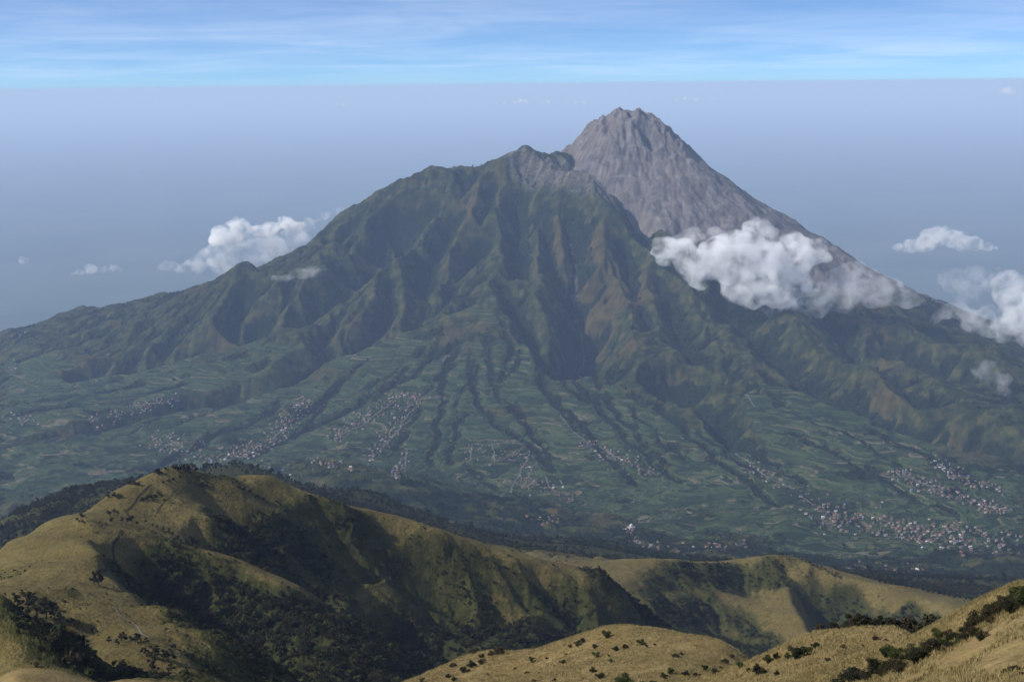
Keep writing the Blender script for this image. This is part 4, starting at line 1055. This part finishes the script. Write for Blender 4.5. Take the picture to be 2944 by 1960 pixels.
# ------------------------------------------------------------------ growth nobody could count: points carrying copies of the plants above
def scatter(name, pts, size, sources, seed, tall=1.0):
    n = len(pts)
    me = bpy.data.meshes.new(name); me.vertices.add(n)
    co = np.array(pts, np.float32); co[:, 2] += CZ
    me.vertices.foreach_set('co', co.ravel())
    a = me.attributes.new('size', 'FLOAT', 'POINT'); a.data.foreach_set('value', np.asarray(size, np.float32))
    o = bpy.data.objects.new(name, me); COL.objects.link(o); o['kind'] = 'stuff'
    ng = bpy.data.node_groups.new(name, 'GeometryNodeTree')
    ng.interface.new_socket('Geometry', in_out='INPUT', socket_type='NodeSocketGeometry')
    ng.interface.new_socket('Geometry', in_out='OUTPUT', socket_type='NodeSocketGeometry')
    N = ng.nodes; L = ng.links
    gi = N.new('NodeGroupInput'); go = N.new('NodeGroupOutput')
    jn = N.new('GeometryNodeJoinGeometry')
    for s_ in sources:
        oi = N.new('GeometryNodeObjectInfo'); oi.inputs['Object'].default_value = s_; oi.inputs['As Instance'].default_value = True
        oi.transform_space = 'ORIGINAL'
        L.new(oi.outputs['Geometry'], jn.inputs[0])
    ip = N.new('GeometryNodeInstanceOnPoints'); ip.inputs['Pick Instance'].default_value = True
    L.new(gi.outputs[0], ip.inputs['Points']); L.new(jn.outputs[0], ip.inputs['Instance'])
    ri = N.new('FunctionNodeRandomValue'); ri.data_type = 'INT'; ri.inputs[4].default_value = 0; ri.inputs[5].default_value = len(sources) - 1; ri.inputs['Seed'].default_value = seed
    L.new(ri.outputs[2], ip.inputs['Instance Index'])
    rr = N.new('FunctionNodeRandomValue'); rr.data_type = 'FLOAT_VECTOR'; rr.inputs[0].default_value = (-.12, -.12, 0); rr.inputs[1].default_value = (.12, .12, 6.283); rr.inputs['Seed'].default_value = seed + 1
    L.new(rr.outputs[0], ip.inputs['Rotation'])
    na = N.new('GeometryNodeInputNamedAttribute'); na.data_type = 'FLOAT'; na.inputs['Name'].default_value = 'size'
    cv = N.new('ShaderNodeCombineXYZ'); mt = N.new('ShaderNodeMath'); mt.operation = 'MULTIPLY'; mt.inputs[1].default_value = tall
    L.new(na.outputs[0], mt.inputs[0])
    L.new(na.outputs[0], cv.inputs[0]); L.new(na.outputs[0], cv.inputs[1]); L.new(mt.outputs[0], cv.inputs[2])
    L.new(cv.outputs[0], ip.inputs['Scale'])
    L.new(ip.outputs[0], go.inputs[0])
    md = o.modifiers.new('growth', 'NODES'); md.node_group = ng
    return o
def crown_of(me):
    for o in COL.objects:
        if o.type == 'MESH' and o.data == me: return o
def cast(n, d0, d1, seed, u0=-.42, u1=.42):
    r = np.random.default_rng(seed)
    D = np.sqrt(r.uniform(d0 * d0, d1 * d1, n)); u = r.uniform(u0, u1, n); c = 1 / np.sqrt(1 + u * u)
    return D * u * c, D * c, D, r

# woods and thickets on the hills
x, y, D, r = cast(int(300000 * PLANTS), 385, 2450, 51)
w = GH.sample(HG['wood'], x, y)
k = (r.random(len(x)) < np.clip(w, 0, 1) ** 1.4 * np.clip(1.2 - D / 2600, .25, 1)) & (w > .06)
x, y, D, w = x[k], y[k], D[k], w[k]
sz = np.exp(np.clip(r.normal(0, .33, len(x)), -.8, .55)) * (1.5 + 3.1 * w ** 2) * (1 + .45 * sstep(D, 1500, 2200))
scatter('hill_thicket', np.stack([x, y, ground_z(x, y) - .1 * sz], 1), sz, [crown_of(MIDM[0][0]), crown_of(MIDM[1][0]), crown_of(MIDM[2][0]), crown_of(TREEM[0][0]), crown_of(TREEM[1][0])], 3)
# loose little shrubs on the dry slopes
x, y, D, r = cast(int(26000 * PLANTS), 430, 2000, 52)
k = (fbm(x / 70, y / 70, 3, .5, 101) > .12) & (GH.sample(HG['wood'], x, y) < .4) & (r.random(len(x)) < .55)
x, y = x[k], y[k]; sz = r.uniform(.35, 1.25, len(x))
scatter('dry_slope_scrub', np.stack([x, y, ground_z(x, y) - .1 * sz], 1), sz, [crown_of(MIDM[0][0]), crown_of(MIDM[1][0])], 7)
# forest of the valley and the volcano's ravines
x, y, D, r = cast(int(260000 * PLANTS), 2500, 9300, 53)
f = GM.sample(VG['forest'], x, y) * (1 - GM.sample(VG['ash'], x, y))
f = np.where(D < 3200, .55, f)
k = r.random(len(x)) < f ** 1.6 * np.clip(1.25 - D / 13000, .3, 1)
x, y, D = x[k], y[k], D[k]
sz = np.exp(r.normal(0, .28, len(x))) * (8.5 + 3.5 * sstep(D, 5000, 8000))
scatter('valley_forest', np.stack([x, y, ground_z(x, y) - .12 * sz], 1), sz, [crown_of(CONM[0][0]), crown_of(TREEM[1][0]), crown_of(TREEM[0][0])], 9, tall=1.0)

# trees lining the streams through the fields
def stream_trees():
    r = np.random.default_rng(77); out = []
    for P, k_ in STREAMS:
        P = np.array(P)
        for a, b in zip(P[:-1], P[1:]):
            L = np.hypot(*(b - a)); m = int(L / 3.2 * PLANTS)
            t = r.random(m)[:, None]; q = a + (b - a) * t
            wob = (4 + 7 * (k_ > .97)) * .6 + 8 * np.abs(perlin(q[:, 0] / 90, q[:, 1] / 90, 8))
            out.append(q + r.normal(0, 1, (m, 2)) * wob[:, None])
    q = np.concatenate(out); q = q[perlin(q[:, 0] / 120, q[:, 1] / 120, 9) > -.16]
    sz = np.exp(r.normal(0, .3, len(q))) * 8.0
    scatter('streamside_trees', np.stack([q[:, 0], q[:, 1], ground_z(q[:, 0], q[:, 1]) - .12 * sz], 1), sz, [crown_of(TREEM[1][0]), crown_of(TREEM[0][0]), crown_of(CONM[0][0])], 21)
stream_trees()
# garden trees among the far houses are planted with the houses below
# dry grass on the nearest slopes
M_GRASS = mat_leaf('dry_blade', [(.115, .096, .034), (.235, .185, .078), (.36, .29, .14)], .35)
def grass():
    cos, fas, k0 = [], [], 0
    for (d0, d1, u0, u1, n, h, wd_, nb) in ((30, 112, .14, .42, 52000, .24, .022, 6), (96, 215, .10, .40, 56000, .30, .04, 5), (200, 350, -.13, .26, 76000, .36, .052, 5)):
        x, y, D, r = cast(int(n * PLANTS), d0, d1, int(d0), u0, u1)
        keep = fbm(x / 6, y / 6, 3, .5, 110) > -.55
        x, y = x[keep], y[keep]; z = ground_z(x, y)
        for b in range(nb):
            m = len(x); a = r.uniform(0, 6.283, m); le = h * r.uniform(.5, 1.2, m); bend = r.uniform(.15, .65, m)
            bx = x + r.normal(0, wd_ * 2.2, m); by = y + r.normal(0, wd_ * 2.2, m)
            p = a + 1.57; ww = wd_ * r.uniform(.5, 1, m)
            tx = bx + np.cos(a) * le * bend; ty = by + np.sin(a) * le * bend; tz = z + le * np.sqrt(1 - bend ** 2 * .7)
            tri = np.stack([np.stack([bx - np.cos(p) * ww, by - np.sin(p) * ww, z - .05], 1), np.stack([bx + np.cos(p) * ww, by + np.sin(p) * ww, z - .05], 1), np.stack([tx, ty, tz], 1)], 1).reshape(-1, 3)
            cos.append(tri); fas.append(np.arange(3 * m).reshape(m, 3) + k0); k0 += 3 * m
    co = np.concatenate(cos); co[:, 2] += CZ
    o = bpy.data.objects.new('dry_grass', mesh_np('dry_grass', co, np.concatenate(fas), M_GRASS, 3)); COL.objects.link(o); o['kind'] = 'stuff'
grass()

# ------------------------------------------------------------------ clouds: real puffs of white vapour
def mat_cloud(name, dens, scale=1 / 80., lo=.39, hi=.70):
    m = bpy.data.materials.new(name); m.use_nodes = True
    t = NT(m.node_tree)
    out = [n for n in m.node_tree.nodes if n.type == 'OUTPUT_MATERIAL'][0]
    for n in list(m.node_tree.nodes):
        if n != out: m.node_tree.nodes.remove(n)
    pv = t.n('ShaderNodeVolumePrincipled')
    pv.inputs['Color'].default_value = rgb(.995, .995, .995)
    pos = t.n('ShaderNodeNewGeometry').outputs['Position']
    nz = t.noise(pos, scale, 5, .62, .4)
    t.set(pv.inputs['Density'], t.math('MULTIPLY', t.smooth(nz, lo, hi), dens))
    m.node_tree.links.new(pv.outputs[0], out.inputs['Volume'])
    return m
CLOUD_MATS = {}
TEXS = []
for k, (sc, dp) in enumerate(((110., 5), (45., 4))):
    tx = bpy.data.textures.new('billow', 'CLOUDS'); tx.noise_scale = sc; tx.noise_depth = dp; tx.noise_basis = 'ORIGINAL_PERLIN'
    TEXS.append(tx)
def puff(name, blobs, D, dens, vox, depth=1.0, amp=1.0, seed=1, parent=None):
    r = random.Random(seed)
    bm = bmesh.new()
    for (px, py, rp) in blobs:
        a, b, c = ray(px, py)
        R = rp * D / F_PX * 1.14
        for k in range(5):
            q = 0 if k == 0 else R * .75
            p = Vector((a * D + r.uniform(-q, q), b * D + r.uniform(-R, R) * depth, c * D + r.uniform(-q, q) * .7))
            rr = R * (1 if k == 0 else r.uniform(.4, .8))
            bmesh.ops.create_icosphere(bm, subdivisions=2, radius=rr, matrix=Matrix.Translation((p.x, p.y, p.z + CZ)) @ Matrix.Diagonal((1.05, 1, .86, 1)))
    me = bpy.data.meshes.new(name); bm.to_mesh(me); bm.free()
    o = bpy.data.objects.new(name, me); COL.objects.link(o)
    if dens not in CLOUD_MATS: CLOUD_MATS[dens] = mat_cloud('cloud_vapour', dens)
    me.materials.append(CLOUD_MATS[dens])
    md = o.modifiers.new('union', 'REMESH'); md.mode = 'VOXEL'; md.voxel_size = vox
    for tx, st in zip(TEXS, (75. * amp, 34. * amp)):
        dm = o.modifiers.new('billow', 'DISPLACE'); dm.texture = tx; dm.strength = st; dm.mid_level = .52; dm.texture_coords = 'LOCAL'
    if parent: o.parent = parent
    return o
def cloud(label, blobs, D, dens, vox, veil=None, group=None, **kw):
    o = puff('cloud', blobs, D, dens, vox, **kw)
    tag(o, label, 'cloud', group)
    if veil: puff('thin_veil', veil[0], D + veil[2], veil[1], vox * 1.2, parent=o, **{**kw, 'seed': 9})
    return o
cloud('big white cloud drifting in front of the right flank of the volcano',
      [(2160,655,26),(2125,690,40),(2060,720,52),(1965,725,42),(1910,738,26),(2000,765,52),(2100,760,66),(2200,730,48),(2285,705,42),(2340,718,38),(2370,738,20),(2285,760,50),(2180,795,60),(2110,825,36),(2160,850,40),(2240,845,46),(2320,825,34),(2270,885,24)],
      7250, .024, 14, veil=([(2395,815,36),(2450,785,40),(2500,812,44),(2560,832,38),(2615,848,26),(2410,855,38),(2480,862,28),(2340,872,34),(2570,868,14),(1990,680,28),(1930,692,22),(2200,670,30),(2230,880,40),(2540,850,36),(2600,862,24),(2640,852,18),(2440,830,44),(2360,840,40),(2300,880,34),(1960,700,30),(2060,668,26),(1890,700,20)], .0085, 60))
cloud('bright white cumulus rising behind the left skyline of the volcano',
      [(620,684,20),(642,664,24),(668,654,24),(692,650,20),(656,686,26),(706,662,16),(742,664,22),(780,656,22),(820,640,20),(845,655,24)],
      9900, .045, 14, veil=([(770,695,36),(700,712,38),(640,735,36),(590,745,30),(555,758,22),(520,768,16),(490,762,20),(468,765,12),(835,690,36),(780,722,42),(720,748,30),(650,772,24),(890,642,20),(930,627,16),(980,606,14),(1010,597,11)], .011, 100))
cloud('small white cumulus floating alone right of the volcano', [(2588,712,13),(2612,705,22),(2650,700,25),(2690,690,28),(2722,684,29),(2762,690,28),(2800,700,22),(2835,708,14),(2862,713,8),(2558,716,7)], 11500, .016, 16, amp=.8)
cloud('white cloud cut off by the right edge of the picture', [(2944,900,52),(2905,930,40),(2868,935,26),(2935,822,36),(2990,870,70),(2950,960,36),(2885,968,20)], 7500, .013, 14,
      veil=([(2720,895,22),(2694,918,16),(2760,882,20),(2800,925,32),(2840,900,24),(2840,950,24)], .009, 0))
cloud('thin grey cloud bank behind the right foot of the volcano', [(2740,805,32),(2800,792,38),(2860,812,34),(2905,792,24),(2770,840,34)], 11200, .003, 16)
cloud('faint wisp of cloud over the lower right slope', [(2822,1060,22),(2850,1090,27),(2880,1122,20),(2902,1092,16),(2845,1050,14)], 6500, .005, 11)
cloud('thin wisp of cloud beside the wooded knoll left of the volcano', [(785,801,10),(806,800,12),(828,797,13),(850,792,15),(872,787,17),(895,781,19),(915,777,20),(938,779,14)], 7420, .0065, 9, amp=.3)
cloud('small low flat cloud far out on the left', [(205,786,6),(232,782,11),(262,772,15),(292,776,12),(322,771,13),(348,777,6)], 12500, .009, 13, amp=.6)
cloud('tiny round cloud near the left edge of the picture', [(60,746,8),(78,748,9)], 12800, .010, 11, amp=.5)
for lab, bl in (('leftmost speck of cloud on the haze horizon', [(985,301,5),(1000,303,4)]), ('speck of cloud on the horizon left of the summit', [(1495,289,6),(1512,293,6),(1480,296,5),(1450,298,4)]),
                ('speck of cloud on the horizon right above the summit', [(1575,293,6),(1560,296,5),(1655,297,6),(1680,297,6),(1630,298,4)]), ('speck of cloud on the horizon near the right edge', [(2895,262,9),(2880,264,7),(2915,265,6)]),
                ('speck of cloud on the horizon right of the summit', [(1970,283,6),(1945,286,5),(2000,286,5),(2050,286,4)])):
    cloud(lab, bl, 30000, .03, 22, amp=.5, group='specks of cloud on the horizon')

# ------------------------------------------------------------------ roads and trails
def flat_mat(name, c0, c1, scale):
    m, t, b = new_mat(name, .9, .1)
    t.set(b.inputs['Base Color'], t.ramp(t.noise(t.n('ShaderNodeNewGeometry').outputs['Position'], scale, 4, .6), [(.3, c0), (.7, c1)]))
    return m
M_ROAD = flat_mat('pale_road', (.085, .078, .068), (.14, .128, .112), 1 / 20.)
M_TRAIL = flat_mat('worn_soil', (.020, .015, .008), (.050, .036, .018), 1 / 3.)
M_TRAIL2 = flat_mat('pale_soil', (.10, .084, .056), (.15, .128, .09), 1 / 3.)
def ribbon(name, px, width, mat, step, lift, d0, d1, wob=0.0):
    P = dens([place(a, b, d0, d1)[:2] for a, b in px], step)
    P = np.array(P)
    if wob:
        P = P + np.stack([perlin(P[:, 0] / 24, P[:, 1] / 24, 3), perlin(P[:, 0] / 24, P[:, 1] / 24, 4)], 1) * wob
    T = np.gradient(P, axis=0); T /= np.linalg.norm(T, axis=1)[:, None] + 1e-9
    Nn = np.stack([-T[:, 1], T[:, 0]], 1)
    w = width * (.8 + .4 * np.random.default_rng(3).random(len(P)))[:, None]
    rows = [P + Nn * w * k for k in (-.5, 0, .5)]
    co = np.concatenate([np.c_[r_, ground_z(r_[:, 0], r_[:, 1]) + lift + CZ] for r_ in rows])
    n = len(P); fa = [(k * n + i, k * n + i + 1, (k + 1) * n + i + 1, (k + 1) * n + i) for k in (0, 1) for i in range(n - 1)]
    o = bpy.data.objects.new(name, mesh_np(name, co, fa, mat, 4)); COL.objects.link(o); o['kind'] = 'structure'
    return o
ROADS = [[(1672,1260),(1717,1282),(1744,1296),(1766,1313),(1806,1331),(1880,1362)], [(1357,1277),(1352,1325)], [(1357,1278),(1417,1280),(1515,1284)], [(1417,1280),(1421,1328),(1500,1326)],
 [(1524,1305),(1490,1370),(1475,1395),(1443,1430)], [(1545,1330),(1530,1345),(1508,1395)], [(1568,1370),(1580,1400),(1625,1425)],
 [(2079,1278),(2119,1309),(2154,1329),(2177,1351),(2208,1376),(2266,1398),(2306,1414)], [(2302,1430),(2329,1445),(2369,1465),(2400,1479),(2431,1497)], [(2342,1508),(2431,1497),(2476,1485)],
 [(1996,1590),(2034,1581),(2114,1572),(2150,1568)], [(1802,1514),(1820,1546),(1833,1555),(1850,1575)], [(2570,1356),(2650,1389),(2748,1430),(2837,1456),(2904,1470)], [(2681,1322),(2739,1358),(2788,1385),(2869,1407)],
 [(875,1150),(787,1262),(637,1325)], [(1175,1125),(962,1262)], [(1212,1131),(1062,1325)], [(1169,1300),(1137,1375)], [(2141,1136),(2168,1171)], [(1610,1198),(1650,1243),(1700,1290)], [(1270,1040),(1290,1020)]]
for k, p in enumerate(ROADS):
    ribbon('road', p, 6.5 if k < 20 else 10, M_ROAD, 12, 2.4, 3000, 9000, 5)
ribbon('path', [(346,1522),(342,1545),(330,1565),(322,1590),(312,1612),(296,1634),(286,1655),(282,1668)], 1.5, M_TRAIL, 3, .45, 600, 1150, 2)
ribbon('path', [(322,1742),(340,1756),(352,1772),(380,1790),(398,1806),(415,1822),(440,1838)], 1.0, M_TRAIL2, 3, .4, 500, 1000, 1.5)
ribbon('path', [(432,1392),(412,1415),(390,1435),(376,1452),(370,1472),(374,1486)], .9, M_TRAIL, 3, .4, 800, 1250, 2)
ribbon('path', [(520,1395),(495,1420),(470,1445),(450,1478)], .6, M_TRAIL, 3, .4, 800, 1250, 2)

# ------------------------------------------------------------------ houses
def wall_mat(name, c): return flat_mat(name, tuple(v * .85 for v in c), c, 1 / 4.)
W_WHITE, W_CREAM = wall_mat('white_plaster', (.31, .285, .26)), wall_mat('cream_plaster', (.23, .19, .155))
R_RED, R_BROWN, R_GREY, R_WHITE, R_BLUE = wall_mat('red_tiles', (.17, .085, .060)), wall_mat('brown_tiles', (.12, .078, .058)), wall_mat('grey_sheet', (.19, .18, .175)), wall_mat('white_roof', (.44, .43, .42)), wall_mat('blue_roof', (.09, .16, .33))
def house_mesh(name, L, W, Hh, ro, wm, rm):
    """walls and a gabled roof with eaves, porch in front"""
    bm = bmesh.new()
    def quad(pts, mi):
        f = bm.faces.new([bm.verts.new(p) for p in pts]); f.material_index = mi
    def box(x0, x1, y0, y1, z0, z1):
        for pts in (((x0,y0,z0),(x1,y0,z0),(x1,y0,z1),(x0,y0,z1)), ((x1,y1,z0),(x0,y1,z0),(x0,y1,z1),(x1,y1,z1)), ((x1,y0,z0),(x1,y1,z0),(x1,y1,z1),(x1,y0,z1)), ((x0,y1,z0),(x0,y0,z0),(x0,y0,z1),(x0,y1,z1)), ((x0,y0,z1),(x1,y0,z1),(x1,y1,z1),(x0,y1,z1))):
            quad(pts, 0)
    a, b = L / 2, W / 2
    box(-a, a, -b, b, -2.5, Hh)
    for s_ in (-1, 1):
        f = bm.faces.new([bm.verts.new(p) for p in ((s_ * a, -b, Hh), (s_ * a, b, Hh), (s_ * a, 0, Hh + ro))]); f.material_index = 0
    e = .7
    for s_ in (-1, 1):
        quad(((-a - e, s_ * (b + e), Hh - .25), (a + e, s_ * (b + e), Hh - .25), (a + e, 0, Hh + ro + .3), (-a - e, 0, Hh + ro + .3)), 1)
        quad(((-a - e, s_ * (b + e), Hh - .5), (a + e, s_ * (b + e), Hh - .5), (a + e, s_ * (b + e), Hh - .25), (-a - e, s_ * (b + e), Hh - .25)), 1)
    box(-a * .4, a * .4, -b - 2.2, -b - .01, -2.5, Hh * .7)
    me = bpy.data.meshes.new(name); bm.to_mesh(me); bm.free()
    me.materials.append(wm); me.materials.append(rm)
    return me
KINDS = [('red-roofed white house', house_mesh('house', 12, 9, 3.6, 2.4, W_WHITE, R_RED), 30), ('brown-roofed cream house', house_mesh('house', 13, 9, 3.4, 2.6, W_CREAM, R_BROWN), 46),
         ('grey-roofed white house', house_mesh('house', 14, 9, 3.8, 1.9, W_WHITE, R_GREY), 20), ('long white-roofed building', house_mesh('house', 21, 10, 4.6, 1.6, W_WHITE, R_WHITE), 4), ('blue-roofed house', house_mesh('house', 14, 10, 4, 2, W_WHITE, R_BLUE), 2)]
HR = random.Random(19)
def pick():
    t_ = HR.uniform(0, sum(k[2] for k in KINDS))
    for k in KINDS:
        t_ -= k[2]
        if t_ <= 0: return k
    return KINDS[0]
def along(poly, n, spread):
    out = []
    L = [math.hypot(b[0] - a[0], b[1] - a[1]) for a, b in zip(poly[:-1], poly[1:])]
    for _ in range(n):
        t_ = HR.uniform(0, sum(L)); k = 0
        while t_ > L[k] and k < len(L) - 1: t_ -= L[k]; k += 1
        a, b = poly[k], poly[k + 1]; f = t_ / L[k]
        out.append((a[0] + (b[0] - a[0]) * f + HR.gauss(0, spread[0]), a[1] + (b[1] - a[1]) * f + HR.gauss(0, spread[1]), math.atan2(b[1] - a[1], b[0] - a[0])))
    return out
def spots(items):
    res = []
    for px, py, an in items:
        x, y, z = place(px, py, 3000, 9500)
        if all(abs(x - q[0]) > 11 or abs(y - q[1]) > 11 for q in res[-60:]): res.append((x, y, z, px))
    return res
VILLAGES = [
 ('village beside the white dome', [(1790,1515),(1850,1562),(1930,1578),(2000,1572),(2080,1574),(2160,1562)], 44, (13, 8)),
 ('small hamlet above the woods', [(1535,1498),(1605,1500)], 26, (12, 8)),
 ('crossroads village below the gorge', [(1345,1285),(1420,1300),(1510,1318)], 46, (22, 15)),
 ('village downhill of the crossroads', [(1525,1315),(1480,1390),(1580,1395),(1640,1420)], 52, (22, 12)),
 ('right-hand roadside village', [(2130,1325),(2230,1385),(2310,1420),(2370,1462),(2440,1490)], 68, (20, 11)),
 ('row on the right valley floor', [(2430,1626),(2540,1636),(2645,1640)], 34, (12, 7)),
 ('lowest hamlet on the right', [(2620,1675),(2760,1688),(2890,1692)], 30, (18, 8)),
]
for where, poly, n, sp in VILLAGES:
    hs = sorted(spots(along(poly, n, sp)), key=lambda q: q[3])
    for k, (x, y, z, px) in enumerate(hs):
        kd = pick()
        o = bpy.data.objects.new('house', kd[1]); COL.objects.link(o)
        o.location = (x, y, z + CZ + 1.6); o.rotation_euler = (0, 0, HR.choice((0, 1.57)) + HR.uniform(-.35, .35))
        s_ = HR.uniform(.5, .82); o.scale = (s_, s_, s_)
        tag(o, '%s, %s from left in the %s' % (kd[0], nth(k + 1), where), 'house', 'houses of the ' + where)
# white domed building
def domed():
    x, y, z = place(1815, 1520, 3000, 9000)
    root = bpy.data.objects.new('domed_hall', None); COL.objects.link(root); root.location = (x, y, z + CZ + 1.5); root.rotation_euler = (0, 0, .4)
    o = bpy.data.objects.new('hall', house_mesh('hall', 18, 16, 6, 1.2, W_WHITE, R_WHITE)); COL.objects.link(o); o.parent = root
    bm = bmesh.new(); bmesh.ops.create_uvsphere(bm, u_segments=20, v_segments=12, radius=6.0, matrix=Matrix.Translation((0, 0, 9.0)) @ Matrix.Diagonal((1, 1, 1.15, 1)))
    me = bpy.data.meshes.new('dome'); bm.to_mesh(me); bm.free(); me.materials.append(R_WHITE)
    o = bpy.data.objects.new('dome', me); COL.objects.link(o); o.parent = root
    tag(root, 'white domed building at the upper end of a valley village', 'building')
domed()
# the houses farther off, too many to be told apart
FAR = [([(875,1150),(787,1262),(700,1300),(637,1325)], 190, (17, 10)), ([(1175,1125),(1080,1185),(962,1262)], 110, (13, 8)), ([(1212,1131),(1140,1220),(1062,1325)], 95, (11, 8)), ([(1169,1300),(1137,1375)], 24, (7, 6)),
       ([(425,1250),(600,1325)], 80, (34, 16)), ([(262,1212),(380,1180),(487,1150)], 70, (16, 7)), ([(30,1200),(120,1220)], 16, (20, 8)), ([(1690,1275),(1760,1310),(1830,1345),(1890,1365)], 70, (17, 10)),
       ([(2570,1356),(2650,1389),(2748,1430),(2837,1456),(2904,1470)], 125, (13, 8)), ([(2681,1322),(2739,1358),(2788,1385),(2869,1407)], 78, (13, 7)), ([(2360,1470),(2460,1500),(2600,1530),(2720,1555)], 130, (36, 17)),
       ([(2640,1520),(2800,1550),(2930,1570)], 80, (30, 16)), ([(900,1330),(1000,1345)], 22, (18, 7)), ([(10,948),(60,965)], 10, (14, 5)), ([(15,1060),(45,1055)], 6, (6, 3)), ([(1284,1023),(1296,1023)], 3, (3, 2)), ([(640,1345),(840,1370)], 26, (26, 10))]
def far_houses():
    cos, fas, mi, k0 = [], [], [], 0
    mats = [W_WHITE, W_CREAM, R_RED, R_BROWN, R_GREY, R_WHITE, R_BLUE]
    for poly, n, sp in FAR:
        for x, y, z, px in spots(along(poly, int(n * 1.25), (sp[0] * 1.25, sp[1] * 1.1))):
            L, W, Hh, ro = HR.uniform(6, 11), HR.uniform(5, 7), HR.uniform(2.6, 4), HR.uniform(1.6, 2.8); a, b, e = L / 2, W / 2, .6
            v = np.array([(-a,-b,-3),(a,-b,-3),(a,b,-3),(-a,b,-3),(-a,-b,Hh),(a,-b,Hh),(a,b,Hh),(-a,b,Hh),(-a,0,Hh+ro),(a,0,Hh+ro),(-a-e,-b-e,Hh-.2),(a+e,-b-e,Hh-.2),(a+e,0,Hh+ro+.2),(-a-e,0,Hh+ro+.2),(a+e,b+e,Hh-.2),(-a-e,b+e,Hh-.2)])
            an = HR.choice((0, 1.57)) + HR.uniform(-.4, .4); c_, s_ = math.cos(an), math.sin(an)
            cos.append(np.stack([v[:, 0] * c_ - v[:, 1] * s_ + x, v[:, 0] * s_ + v[:, 1] * c_ + y, v[:, 2] + z + CZ + 1.6], 1))
            q = [(0,1,5,4),(1,2,6,5),(2,3,7,6),(3,0,4,7),(4,5,9,8),(7,6,9,8),(10,11,12,13),(13,12,14,15)]
            fas.append(np.array(q) + k0); k0 += 16
            w_ = HR.choice((0, 0, 1)); r_ = HR.choices((2, 3, 4, 5, 6), (32, 44, 20, 5, 1))[0]
            mi += [w_] * 6 + [r_] * 2
    me = mesh_np('far_houses', np.concatenate(cos), np.concatenate(fas), mats[0], 4)
    for m in mats[1:]: me.materials.append(m)
    me.polygons.foreach_set('material_index', np.array(mi, np.int32))
    o = bpy.data.objects.new('far_houses', me); COL.objects.link(o); o['kind'] = 'stuff'
far_houses()

# garden trees between the houses
def village_trees():
    pts = []
    for poly, n, sp in FAR: pts += along(poly, int(n * 1.1), (sp[0] * 1.8, sp[1] * 1.8))
    for w_, poly, n, sp in VILLAGES: pts += along(poly, int(n * 1.6), (sp[0] * 1.5, sp[1] * 1.5))
    P = np.array([place(px, py, 3000, 9500) for px, py, an in pts])
    r = np.random.default_rng(4); k = 3
    P = np.repeat(P, k, 0); P[:, :2] += r.normal(0, 16, (len(P), 2)); P[:, 2] = ground_z(P[:, 0], P[:, 1])
    sz = r.uniform(4.5, 9, len(P)); P[:, 2] -= .12 * sz
    scatter('village_trees', P, sz, [crown_of(TREEM[1][0]), crown_of(TREEM[0][0])], 31)
village_trees()

haze_box()
